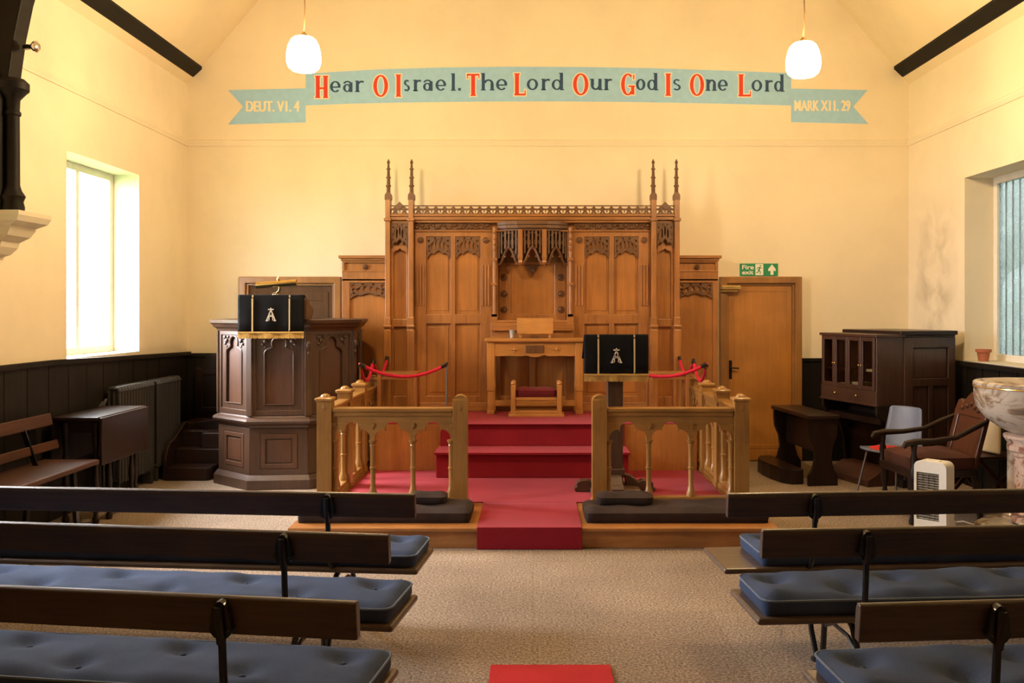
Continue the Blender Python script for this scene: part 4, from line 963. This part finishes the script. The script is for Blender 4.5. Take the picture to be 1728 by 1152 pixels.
# ------------------------------------------------------------------ pulpit
UX, UY = -2.465, 9.07
c8 = 1/math.cos(PI/8)
pu = thing('pulpit', 'dark octagonal oak pulpit with trefoil headed panels left of altar rails', 'pulpit', (UX, UY, 0), math.radians(5))
def octa(m, prof): m.lathe([(r*c8, z) for r, z in prof], 0, 0, 8, PI/8, caps=False)
m = MB(); octa(m, [(.02, .001), (.70, .001), (.70, .09), (.685, .11), (.665, .135), (.60, .136)]); m.build('plinth', 'pulpit', pu)
m = MB(); octa(m, [(.60, .12), (.645, .12), (.645, .58), (.60, .58)]); m.build('lower_body', 'pulpit', pu)
m = MB(); octa(m, [(.60, .57), (.65, .575), (.665, .60), (.70, .625), (.71, .645), (.70, .665), (.67, .68), (.655, .70), (.60, .70)]); m.build('middle_moulding', 'pulpit', pu)
m = MB(); octa(m, [(.55, .69), (.635, .69), (.635, 1.52), (.55, 1.52), (.55, .95), (.01, .95)]); m.build('upper_body', 'pulpit_panel', pu)
m = MB(); octa(m, [(.54, 1.49), (.665, 1.49), (.675, 1.515), (.70, 1.53), (.715, 1.555), (.735, 1.57), (.74, 1.60), (.725, 1.605), (.54, 1.605), (.54, 1.49)]); m.build('cornice', 'pulpit', pu)
hw = .66*math.tan(PI/8)
for i in range(8):
    a = math.radians(-90+45*i)
    if i in (3, 4, 5): continue
    X = Matrix.Rotation(a+PI/2, 4, 'Z') @ Matrix.Translation((0, -.66, 0))
    # upper arched frame
    arch = [(-.135, .80), (.135, .80), (.135, 1.27)] + arcpts(.087, 1.28, .048, 0, 80, 5) + arcpts(0, 1.375, .068, -28, 208, 14) + arcpts(-.087, 1.28, .048, 100, 180, 5) + [(-.135, 1.27)]
    m = MB(); m.X = X; m.plate(rect(-hw, hw, .695, 1.495), [rect(-hw+.06, hw-.06, .745, 1.455)], -.005, .028); f = m.build('panel_frame', 'pulpit', pu, bevel=.004)
    m = MB(); m.X = X; m.plate(rect(-hw+.058, hw-.058, .743, 1.457), [arch], .008, .027)
    loop = arch; m.tube([(p[0], .006, p[1]) for p in loop], .009, 6, True); m.build('arch_panel', 'pulpit', f)
    for s in (-1, 1):
        m = MB(); m.X = X
        for (u, v, r) in ((.125, 1.40, .026), (.150, 1.37, .018), (.10, 1.435, .018), (.155, 1.43, .022), (.125, 1.345, .012)): m.ball((s*u, .008, v), r, 7, 5, .9)
        m.build('leaf_carving', 'pulpit', f)
    # lower square panel
    m = MB(); m.X = X; m.plate(rect(-hw+.004, hw-.004, .136, .575), [rect(-.175, .175, .19, .525)], .003, .028); f = m.build('panel_frame', 'pulpit', pu, bevel=.004)
    m = MB(); m.X = X; m.plate(rect(-.172, .172, .193, .522), [rect(-.125, .125, .24, .475)], .0, .02); m.box(-.115, .115, .006, .02, .25, .465); m.build('raised_panel', 'pulpit_panel', f, bevel=.008)
for i in range(8):                                                # pilasters at the angles
    a = math.radians(-112.5+45*i); r = .66*c8-.012
    m = MB(); m.X = Matrix.Translation((r*math.cos(a), r*math.sin(a), 0)) @ Matrix.Rotation(a, 4, 'Z'); m.box(-.03, .024, -.032, .032, .69, 1.495)
    if i in (1, 2): m.ball((.02, 0, 1.36), .026, 7, 5, 1.8); m.ball((.02, 0, 1.28), .016, 7, 5, 1.6)
    m.build('pilaster', 'pulpit', pu, bevel=.006)
m = MB(); m.plate([(-.80, 1.606), (-.50, 1.606), (-.36, 1.66), (-.36, 1.70), (-.78, 1.815), (-.79, 1.78)], [], -.275, .275, 'x'); m.build('book_desk', 'pulpit', pu, bevel=.005)
velvet_fall('pulpit_fall', 'black velvet fall with gold fringe hanging over the pulpit desk', (UX+.03, UY-.795, 1.822), .60, .345, .36, .10, math.radians(5))
t = thing('pulpit_lamp', 'brass tube reading lamp on curved arm above the pulpit desk', 'lamp', (UX+.03, UY-.55, 1.755))
m = MB(); m.ball((-.04, 0, .075), .035, 12, 8); m.build('ball_joint', 'chrome', t, smooth=True)
m = MB(); m.tube([(-.04, 0, .0), (-.04, 0, .06)], .012); m.tube([(-.03, 0, .09), (.005, -.01, .13), (.012, -.02, .18), (.0, -.02, .235)], .011, 8); m.build('arm', 'brass', t, smooth=True)
m = MB(); m.tube([(-.205, -.03, .175), (.175, -.03, .205)], .031, 14); m.tube([(-.21, -.03, .1745), (-.205, -.03, .175)], .033, 14); m.build('lamp_tube', 'brass', t, smooth=True)
m = MB(); m.ball((.0, -.03, .235), .018, 8, 6); m.tube([(0, -.03, .2), (0, -.03, .26)], .007, 6); m.build('finial', 'brass', t, smooth=True)
# steps into the pulpit
t = thing('pulpit_steps', 'dark wooden steps with curved side board leading up to the pulpit', 'steps', (-3.45, 8.82, 0))
m = MB(); m.plate([(-.20, .0), (.20, .0), (.24, .04), (.24, .25), (-.20, .25)], [], .001, .13, 'z'); m.build('step', 'mahogany_h', t, bevel=.008)
m = MB(); m.box(-.20, .26, .24, .60, .001, .28); m.build('step', 'mahogany_h', t, bevel=.008)
m = MB(); m.box(-.20, .26, .42, .60, .28, .44); m.box(.06, .26, .26, .42, .28, .44); m.build('step', 'mahogany_h', t, bevel=.008)
m = MB(); m.plate([(.02, 0), (.60, 0), (.60, .52), (.48, .50), (.36, .44), (.24, .38), (.14, .36), (.06, .30), (.02, .20)], [], -.24, -.203, 'x'); m.build('side_board', 'mahogany_h', t, bevel=.006)
m = MB(); m.plate([(-.20, .44), (.26, .44), (.26, .52), (.22, .56), (-.15, .50), (-.20, .48)], [], .57, .60); m.build('back_board', 'mahogany', t, bevel=.004)
# panelled chair against the end wall
hx, hz = at(358, 700, 9.75)
t = thing('hall_chair', 'dark carved panel back chair against end wall left of pulpit', 'chair', (hx-.02, 9.62, .45))
m = MB(); m.plate([(-.20, 0), (.20, 0), (.20, .60)]+arcpts(.0, .60, .13, 0, 180, 12, .15)+[(-.20, .60)], [], .22, .26)
bk = m.build('backrest', 'mahogany', t, bevel=.006)
m = MB(); m.plate(rect(-.17, .17, .12, .58), [rect(-.12, .12, .17, .53)], .205, .221); m.build('back_frame', 'mahogany_h', bk, bevel=.004)
m = MB(); m.box(-.21, .21, -.16, .24, 0, .05); m.build('seat', 'walnut', t, bevel=.01)
for x in (-.18, .18):
    for y in (-.13, .21):
        m = MB(); m.box(x-.022, x+.022, y-.022, y+.022, -.449 if y > 0 or x < 9 else 0, 0); m.build('leg', 'mahogany', t, bevel=.004)

# ------------------------------------------------------------------ left side: radiators, gate-leg table, slatted bench
for y0, y1, lab in ((7.97, 8.72, 'dark column radiator nearer the gate-leg table under the left window'), (8.79, 9.38, 'dark column radiator nearer the end wall, behind pulpit steps')):
    t = thing('radiator', lab, 'radiator', (XL+.12, (y0+y1)/2, 0), 0, 'column radiators')
    n = int((y1-y0)/.055); u = (y1-y0)/n
    for i in range(n):
        y = -(y1-y0)/2+u*(i+.5); m = MB()
        for x in (-.045, 0, .045): m.tube([(x, y, .14), (x, y, .97)], .017, 8)
        m.tube([(-.055, y, .955), (-.04, y, .985), (.04, y, .985), (.055, y, .955)], .022, 8); m.tube([(-.055, y, .15), (.055, y, .15)], .022, 8)
        m.build('column', 'rad', t, smooth=True)
    for y in (-(y1-y0)/2+.03, (y1-y0)/2-.03):
        m = MB(); m.box(-.05, .05, y-.02, y+.02, 0, .13); m.build('foot', 'rad', t, bevel=.005)
m = MB(); m.tube([(0, 0, 0), (0, 0, .85), (0, .05, .9)], .014); m.tube([(0, -.07, 0), (0, -.07, .85), (0, 0, .88)], .014)
o = m.build('heating_pipe', 'rad', smooth=True); o.location = (XL+.09, 7.86, 0); tag(o, 'pair of dark heating pipes rising beside the radiators', 'pipe')
t = thing('gateleg_table', 'dark polished drop-leaf table with hanging leaf by left wall', 'table', (-3.60, 7.42, 0))
m = MB(); m.box(-.18, .18, -.43, .43, .825, .852); m.build('table_top', 'mahogany_h', t, bevel=.006)
for s in (-1, 1):
    m = MB(); x0, x1 = sorted((s*.182, s*.204)); m.box(x0, x1, -.42, .42, .47, .845); m.build('drop_leaf', 'mahogany' if s < 0 else 'red_wood' if False else 'mahogany_h', t, bevel=.006)
m = MB(); m.box(-.13, .13, -.36, .36, .72, .825); m.build('apron', 'mahogany', t, bevel=.004)
for x in (-.12, .12):
    for y in (-.35, .35):
        m = MB(); m.lathe([(.024, 0), (.03, .03), (.016, .07), (.024, .10), (.024, .16), (.016, .19), (.026, .30), (.018, .42), (.026, .5), (.016, .58), (.026, .64), (.028, .66), (.028, .80)], x, y, 10); m.build('leg', 'mahogany', t, smooth=True)
for y in (-.2, .2):
    m = MB(); m.lathe([(.022, 0), (.028, .03), (.015, .07), (.024, .16), (.015, .2), (.026, .3), (.016, .44), (.02, .60)], .155, y, 10); m.box(.143, .167, -.01 if y > 0 else y, y if y > 0 else .01, .10, .14); m.build('gate', 'mahogany', t, smooth=True)
m = MB(); m.box(-.13, .13, -.37, -.33, .10, .14); m.box(-.13, .13, .33, .37, .10, .14); m.box(.10, .14, -.35, .35, .10, .14); m.build('stretcher', 'mahogany', t, bevel=.004)
t = thing('slatted_bench', 'reddish brown slatted wooden bench along the left wall', 'bench', (-3.55, 6.0, 0))
m = MB(); m.box(-.22, .215, -1.3, .84, .51, .55); m.build('seat', 'bench', t, bevel=.012)
for (x, z0, z1) in ((-.205, .80, .895), (-.155, .62, .69)):
    m = MB(); m.X = Matrix.Translation((x, 0, z0)) @ Matrix.Rotation(math.radians(-12), 4, 'Y'); m.box(-.013, .013, -1.3, .93, 0, z1-z0); m.build('back_slat', 'bench', t, bevel=.008)
for y in (-1.0, .55):
    m = MB(); m.bar((-.10, y, .50), (-.235, y, .88), .035, .014, (0, 1, 0)); m.build('back_support', 'iron', t)
    m = MB(); m.bar((.16, y, .51), (.19, y, .0), .045, .03); m.bar((-.16, y, .51), (-.2, y, .0), .045, .03); m.bar((.17, y, .25), (-.18, y, .25), .03, .03); m.build('leg', 'iron', t, bevel=.005)

# ------------------------------------------------------------------ pews
def pew(side, x, y, ang, L, label, clabel, cush0=0.015, cL=None):
    s = side; t = thing('pew', label, 'pew', (x, y, 0), math.radians(ang)*s, 'dark wooden pews')
    def bx(m, a, b, *r): p, q = sorted((s*a, s*b)); return m.box(p, q, *r)
    m = MB(); p, q = sorted((0, s*L)); m.X = Matrix.Translation((0, 0, .685)) @ Matrix.Rotation(math.radians(6), 4, 'X')
    m.plate([(-.018, .0), (.014, .0), (.016, .10), (.010, .117), (-.004, .122), (-.016, .117), (-.020, .10)], [], p, q, 'x'); m.build('backrest', 'pew', t, bevel=.004)
    m = MB(); bx(m, 0, L, .03, .44, .392, .422); m.build('seat', 'pew_seat', t, bevel=.012)
    for d in (.43, L-.45):
        X = s*d
        m = MB(); m.tube([(X, .10, .40), (X, .02, .43), (X, -.022, .50), (X, -.030, .60), (X, -.036, .70)], .013, 8)
        m.tube([(X, .20, .385), (X, .10, .36), (X, .045, .27), (X, .01, .12), (X, -.06, .012)], .014, 8)
        m.tube([(X, .24, .385), (X, .34, .36), (X, .40, .27), (X, .42, .12), (X, .47, .012)], .014, 8)
        m.tube([(X, .03, .25), (X, .14, .30), (X, .30, .30), (X, .41, .25)], .009, 6)
        for yy in (-.07, .48): m.lathe([(.035, .001), (.033, .012), (.012, .02)], X, yy, 10)
        sp = m.build('iron_support', 'iron', t, smooth=True)
        m = MB(); m.X = Matrix.Translation((X, -.034, .685)) @ Matrix.Rotation(math.radians(6), 4, 'X')
        out = [(.041*math.cos(a)*(1.0 if math.sin(a) < 0 else .8), .040+(.050 if math.sin(a) < 0 else .075)*math.sin(a)) for a in [2*PI*i/20 for i in range(20)]]
        m.plate(out, [], -.010, .014)
        m.tube([(0, -.010, -.02), (0, -.020, .05), (0, -.016, .100)], .014, 8)
        for u in (-.022, .022): m.ball((u, -.010, .02), .007, 6, 4)
        m.build('back_bracket', 'iron', sp, smooth=True)
    cl = cL or L-cush0-.02; cw = .385
    n = int(cl/.27); tufts = [(cl*(i+.5)/n, cw*(.30 if i % 2 else .70)) for i in range(n)]
    c = cushion(cl, cw, .088 if s > 0 else .078, int(cl/.025), 20, tufts, 'blue', 'pew_cushion', None, 'blue_pipe')
    if s > 0: off = Vector((cush0, .045, .4235))
    else: off = Vector((-cush0-cl, .045, .4235))
    R = Matrix.Rotation(math.radians(ang)*s, 4, 'Z'); c.location = Vector((x, y, 0)) + R @ off; c.rotation_euler = (0, 0, math.radians(ang)*s)
    tag(c, clabel, 'cushion', 'blue pew cushions')
pew(-1, -.573, 4.34, 5.0, 2.70, 'dark pew left of aisle, front row nearest the platform', 'blue tufted cushion on the front left pew nearest the platform')
pew(-1, -.573, 3.56, 7.3, 2.70, 'dark pew left of aisle, second row from the platform', 'blue tufted cushion on the left pew in the middle row')
pew(-1, -.538, 2.745, 7.6, 2.70, 'dark pew left of aisle, row nearest the viewer', 'blue tufted cushion on the left pew nearest the viewer')
pew(1, .945, 4.35, 4.2, 2.75, 'dark pew right of aisle, front row, bare seat end showing', 'blue cushion set back on the front right pew, bare plank beside it', .19)
pew(1, .930, 3.64, 3.8, 2.75, 'dark pew right of aisle, second row from the platform', 'blue tufted cushion on the right pew in the middle row', .03)
pew(1, .990, 2.725, 4.5, 2.75, 'dark pew right of aisle, row nearest the viewer', 'blue tufted cushion on the right pew nearest the viewer', .03)

# ------------------------------------------------------------------ right side: reed organ, bench, chairs, heater, font
og = thing('reed_organ', 'dark wooden reed organ case with small glazed doors in right corner', 'organ', (3.24, 8.40, 0), math.radians(16))
m = MB(); m.box(.30, .88, .0, .86, .06, 1.44); m.build('case', 'mahogany', og, bevel=.006)
m = MB(); m.box(.255, .905, -.03, .89, 1.455, 1.495); m.box(.28, .89, -.015, .875, 1.43, 1.455); m.build('case_cornice', 'mahogany_h', og, bevel=.006)
m = MB(); m.plate(rect(.30, .885, .06, 1.43), [rect(.40, .80, 1.04, 1.33), rect(.40, .575, .25, .96), rect(.625, .80, .25, .96)], -.022, .0); sf = m.build('side_frame', 'walnut', og, bevel=.006)
m = MB(); m.box(.405, .795, -.006, .002, 1.045, 1.325); m.box(.405, .57, -.006, .002, .255, .955); m.box(.63, .795, -.006, .002, .255, .955); m.build('side_panel', 'walnut', og, bevel=.006)
m = MB(); m.box(.27, .90, -.03, .88, 0, .075); m.build('plinth', 'mahogany', og, bevel=.006)
# glazed upper front
m = MB(); m.box(0, .30, -.01, .012, .79, 1.44); m.box(0, .30, .855, .877, .79, 1.44); m.box(0, .30, .012, .855, .79, .93); m.box(-.02, .31, -.025, .89, 1.435, 1.462); m.box(.27, .30, .012, .855, .82, 1.435); m.box(.03, .27, .012, .855, 1.09, 1.102)
m.build('upper_cabinet', 'walnut', og, bevel=.004)
m = MB(); m.box(-.008, .02, -.012, .878, .79, .925); m.box(-.02, .02, -.02, .885, .78, .80); m.build('lower_rail', 'walnut', og, bevel=.004)
for y in (.28, .62):
    m = MB(); m.ball((-.02, y, .86), .013, 8, 6); m.build('knob', 'brass', og, smooth=True)
for i in range(4):
    y0 = .012+.2108*i; y1 = y0+.2095
    m = MB(); m.plate(rect(y0, y1, .925, 1.435), [rect(y0+.035, y1-.035, .965, 1.395)], -.012, .010, 'x'); d = m.build('door', 'walnut', og, bevel=.004)
    m = MB(); m.box(-.003, .001, y0+.033, y1-.033, .963, 1.397); m.build('door_pane', 'doorglass', d)
    m = MB(); m.ball((-.02, y1-.018 if i % 2 == 0 else y0+.018, 1.16), .009, 8, 6); m.build('door_knob', 'brass', d, smooth=True)
m = MB(); m.plate([(0, .79), (.30, .79), (.30, .10), (.27, .10), (.25, .36), (.20, .52), (.10, .62), (.03, .66), (0, .70)], [], -.01, .022); m.build('key_cheek', 'mahogany', og, bevel=.006)
m = MB(); m.plate([(0, .79), (.30, .79), (.30, .10), (.27, .10), (.25, .36), (.20, .52), (.10, .62), (.03, .66), (0, .70)], [], .845, .877); m.build('key_cheek', 'mahogany', og, bevel=.006)
m = MB(); m.box(.06, .30, .02, .845, .60, .66); m.build('key_desk', 'mahogany_h', og, bevel=.004)
m = MB(); m.plate([(-.02, 0), (.30, 0), (.30, .16), (.16, .16), (-.02, .06)], [], .10, .76, 'y'); m.build('treadle', 'bench', og, bevel=.006)
R16 = Matrix.Translation((3.24, 8.40, 0)) @ Matrix.Rotation(math.radians(16), 4, 'Z')
for (y, z, w_, h_, lab) in ((.115, .932, .13, .030, 'stack of pale papers behind the glass door nearest the viewer'), (.115, 1.104, .12, .022, 'papers on upper shelf behind the glass door nearest the viewer'), (.33, .932, .12, .055, 'stack of pale papers behind the second glass door of the organ case'), (.54, .932, .11, .040, 'pale papers behind the third glass door of the organ case')):
    m = MB()
    for k in range(max(2, int(h_/.011))): m.box(-.07+.004*math.sin(k*3), .07, -w_/2+.004*math.cos(k*5), w_/2, .011*k, .011*k+.0105)
    o = m.build('paper_stack', 'paper'); o.matrix_world = R16 @ Matrix.Translation((.09, y, z)); tag(o, lab, 'papers', 'papers inside the organ case')
# organ bench
t = thing('organ_bench', 'dark wooden organ bench with shaped ends near the oak door', 'bench', (2.74, 9.0, 0), math.radians(7))
m = MB(); m.box(-.16, .16, -.47, .47, .645, .685); m.build('seat', 'mahogany_h', t, bevel=.008)
end = [(-.15, 0), (.15, 0), (.15, .10), (.11, .16), (.085, .26), (.10, .38), (.14, .47), (.15, .56), (.15, .645), (-.15, .645), (-.15, .56), (-.14, .47), (-.10, .38), (-.085, .26), (-.11, .16), (-.15, .10)]
for y in (-.44, .405):
    m = MB(); m.plate(end, [], y, y+.035); m.build('end_board', 'mahogany', t, bevel=.006)
m = MB(); m.box(-.015, .015, -.41, .41, .30, .60); m.build('centre_rail', 'mahogany', t, bevel=.004)
t2 = thing('foot_step', 'low dark wooden step with rounded front at the foot of organ bench', 'step', (2.52, 9.05, 0), math.radians(7))
m = MB(); m.plate([(.06, -.42), (.06, .42), (-.06, .42), (-.13, .30), (-.16, .10), (-.16, -.10), (-.13, -.30), (-.06, -.42)], [], .001, .15, 'z'); m.build('tread', 'mahogany', t2, bevel=.012)
# moulded plastic chair
t = thing('stacking_chair', 'blue-grey plastic chair with red seat pad beside the organ', 'chair', (3.20, 7.97, 0), math.radians(34))
def shell_seat():
    n = 12; vs = []; rows = []
    prof = [(-.20, .435), (-.19, .448), (-.10, .442), (.05, .430), (.15, .435), (.195, .465), (.215, .53), (.235, .62), (.255, .72), (.265, .80), (.270, .815)]
    for j, (x, z) in enumerate(prof):
        for i in range(n+1):
            u = i/n*2-1; wd = .20 if j < 6 else .19-.010*(j-6)
            if j in (0, len(prof)-1): wd *= .92
            vs.append((x - (.03*u*u if j > 5 else -.03*(u**4) if j < 2 else 0), u*wd, z+(.012*u*u if j < 5 else 0)))
    return vs, [(j*(n+1)+i, j*(n+1)+i+1, (j+1)*(n+1)+i+1, (j+1)*(n+1)+i) for j in range(len(prof)-1) for i in range(n)]
m = MB(); m.add(*shell_seat()); o = m.build('seat_shell', 'plastic', t, smooth=True); so = o.modifiers.new('thick', 'SOLIDIFY'); so.thickness = .008
m = MB(); m.plate([(-.17+.02*math.cos(a) if False else .16*math.cos(a)*1.0-.02, .165*math.sin(a)) for a in [2*PI*i/28 for i in range(28)]], [], .444, .462, 'z'); m.build('seat_pad', 'red_seat', t, bevel=.008)
for x, y, fx, fy in ((-.13, -.15, -.22, -.20), (-.13, .15, -.22, .20), (.11, -.15, .23, -.20), (.11, .15, .23, .20)):
    m = MB(); m.tube([(x*.6, y, .425), (x, y, .415), (fx, fy, .008)], .010, 8); m.ball((fx, fy, .009), .011, 8, 5, .8); m.build('leg', 'steel', t, smooth=True)
# carved armchair
t = thing('armchair', 'carved dark wooden armchair with rust upholstered seat behind the white heater', 'armchair', (3.25, 7.28, 0), math.radians(3))
m = MB(); m.plate([(-.30, -.27), (.26, -.25), (.26, .25), (-.30, .27)], [], .37, .43, 'z'); m.build('seat_frame', 'mahogany', t, bevel=.008)
c = cushion(.54, .50, .13, 14, 14, [], 'rust', 'upholstered_seat', t, edge=.12); c.location = (-.29, -.25, .43)
m = MB(); m.X = Matrix.Translation((.25, 0, .43)) @ Matrix.Rotation(math.radians(14), 4, 'Y')
crest = [(-.23, 0), (.23, 0), (.24, .44), (.22, .52), (.17, .54), (.14, .51), (.10, .555), (.05, .60), (0, .61), (-.05, .60), (-.10, .555), (-.14, .51), (-.17, .54), (-.22, .52), (-.24, .44)]
m.plate(crest, [rect(-.165, .165, .08, .40)], -.02, .02, 'x'); bk = m.build('backrest', 'red_wood', t, bevel=.008)
m2 = MB(); m2.X = m.X; m2.box(-.008, .01, -.167, .167, .078, .402); m2.build('back_panel', 'red_wood', bk)
for u in (-.12, -.06, 0, .06, .12):
    m2 = MB(); m2.X = m.X; m2.ball((-.022, u, .46+.04*(1-abs(u)/.12)), .02, 7, 5); m2.build('crest_boss', 'red_wood', bk, smooth=True)
for s in (-1, 1):
    m = MB(); pts = [(-.36, s*.285, .615), (-.34, s*.285, .645), (-.26, s*.285, .66), (-.10, s*.275, .665), (.08, s*.265, .69), (.24, s*.25, .765), (.345, s*.235, .81)]
    m.tube(pts, [.016, .026, .026, .021, .020, .022, .018], 10); m.build('arm', 'mahogany_h', t, smooth=True)
    m = MB(); m.lathe([(.03, .36), (.034, .43), (.022, .46), (.03, .52), (.018, .57), (.026, .64)], -.27, s*.275, 10); m.build('arm_post', 'mahogany', t, smooth=True)
    m = MB(); m.lathe([(.022, 0), (.026, .03), (.016, .06), (.03, .14), (.018, .20), (.032, .27), (.034, .38)], -.27, s*.24, 10); m.build('leg', 'mahogany', t, smooth=True)
    m = MB(); m.bar((.24, s*.22, .40), (.30, s*.23, .0), .04, .04); m.build('leg', 'mahogany', t, bevel=.005)
    m = MB(); m.tube([(-.27, s*.24, .14), (.27, s*.225, .14)], .012, 8); m.build('stretcher', 'mahogany', t, smooth=True)
# folding chair with canvas back
t = thing('folding_chair', 'cream canvas folding chair with crossed wooden legs beside the font', 'chair', (3.90, 7.68, 0), math.radians(12))
m = MB(); m.plate([(-.21, 0), (.21, 0), (.16, .44), (-.16, .44)], [], -.014, .014, 'x')
m.X = None; o = m.build('canvas_back', 'canvas', t, bevel=.012); o.location = (-.02, 0, .48); o.rotation_euler = (0, math.radians(6), 0)
for y in (-.23, .23):
    m = MB(); m.bar((-.26, y, .47), (.22, y, .0), .022, .035); m.build('leg', 'bench', t, bevel=.003)
    m = MB(); m.bar((.22, y*.9, .47), (-.26, y*.9, .0), .022, .035); m.build('leg', 'bench', t, bevel=.003)
m = MB(); m.box(-.26, .20, -.21, .21, .445, .465); m.build('seat', 'bench', t, bevel=.004)
m = MB(); m.bar((-.24, -.23, .03), (-.24, .23, .03), .025, .025); m.bar((.2, -.23, .03), (.2, .23, .03), .025, .025); m.build('crossbar', 'bench', t)
# fan heater
t = thing('fan_heater', 'white upright portable fan heater with dark grille on the floor', 'heater', (3.02, 6.70, 0), math.radians(-46))
m = MB(); pts = arcpts(.075, .515, .045, 0, 90, 6)+arcpts(-.075, .515, .045, 90, 180, 6)+[(-.12, .05), (.12, .05)]
m.plate(pts, [rect(-.10, .065, .12, .475)], -.075, .075); body = m.build('body', 'white', t, bevel=.012, segs=3)
m = MB(); m.box(-.099, .064, -.058, .05, .121, .474); m.build('inner_box', 'grille', t)
m = MB()
for k in range(19): z = .130+.0185*k; m.tube([(-.10, -.066, z), (.065, -.066, z)], .003, 6)
for x in (-.06, -.018, .024): m.tube([(x, -.066, .12), (x, -.066, .475)], .003, 6)
m.build('grille', 'steel', t)
m = MB(); m.box(-.05, .05, -.02, .02, .558, .566); m.build('control_panel', 'paper', t, bevel=.002)
m = MB(); m.box(-.155, .155, -.12, .12, .0, .035); m.box(-.13, .13, -.09, .09, .035, .055); m.build('base', 'white', t, bevel=.01)
t = thing('power_plug', 'white mains plug with trailing flex on floor beside the heater', 'plug', (3.28, 6.98, 0))
m = MB(); m.box(-.025, .025, -.025, .025, .004, .05); m.build('plug_body', 'white', t, bevel=.008)
m = MB(); m.tube([(.02, 0, .03), (.08, -.03, .045), (.16, -.04, .02), (.26, -.02, .008), (.36, .06, .008)], .005, 6); m.build('flex', 'white', t, smooth=True)
for a, b in ((-.012, .01), (-.012, -.01), (-.012, 0)):
    m = MB(); m.box(-.042, -.024, b-.003, b+.003, .025 if b else .035, .033 if b else .043); m.build('pin', 'brass', t)
# font
t = thing('font', 'veined marble font with round bowl on a rose marble column', 'font', (3.74, 6.60, 0))
m = MB(); m.lathe([(.10, .755), (.16, .775), (.26, .82), (.35, .89), (.41, .97), (.425, 1.06), (.425, 1.13), (.43, 1.135), (.43, 1.155), (.415, 1.165), (.38, 1.165), (.36, 1.14), (.30, 1.02), (.15, .95), (.001, .94)], 0, 0, 48); m.build('bowl', 'marble', t, smooth=True)
m = MB(); m.lathe([(.432, 1.120), (.436, 1.124), (.432, 1.129)], 0, 0, 48, caps=False); m.build('gilt_line', 'brass', t, smooth=True)
m = MB(); m.lathe([(.175, .12), (.175, .16), (.16, .175), (.18, .195), (.165, .22), (.155, .24), (.15, .60), (.165, .615), (.165, .635), (.20, .655), (.20, .69), (.175, .705), (.19, .735), (.225, .745), (.225, .765), (.20, .775)], 0, 0, 32); m.build('column', 'marble_red', t, smooth=True)
for k in range(4):
    a = k*PI/2+PI/4; m = MB(); m.lathe([(.075, .10), (.075, .13), (.055, .14), (.06, .155), (.045, .17), (.04, .18), (.04, .70), (.055, .72), (.07, .75)], .165*math.cos(a), .165*math.sin(a), 14); m.build('shaft', 'marble', t, smooth=True)
m = MB(); m.lathe([(.42, 0), (.42, .09), (.39, .105), (.35, .106)], 0, 0, 8, PI/8); m.build('plinth', 'marble', t)
# flower pot on the right sill
px_, pz_ = at(1649, 605, 8.52)
t = thing('flower_pot', 'empty terracotta flower pot on the right window sill', 'pot', (XR+.085, 8.50, RZ0+.005))
m = MB(); m.lathe([(.045, 0), (.058, .085), (.070, .087), (.072, .115), (.064, .115), (.055, .08), (.042, .012), (.001, .012)], 0, 0, 20); m.build('pot', 'terracotta', t, smooth=True)
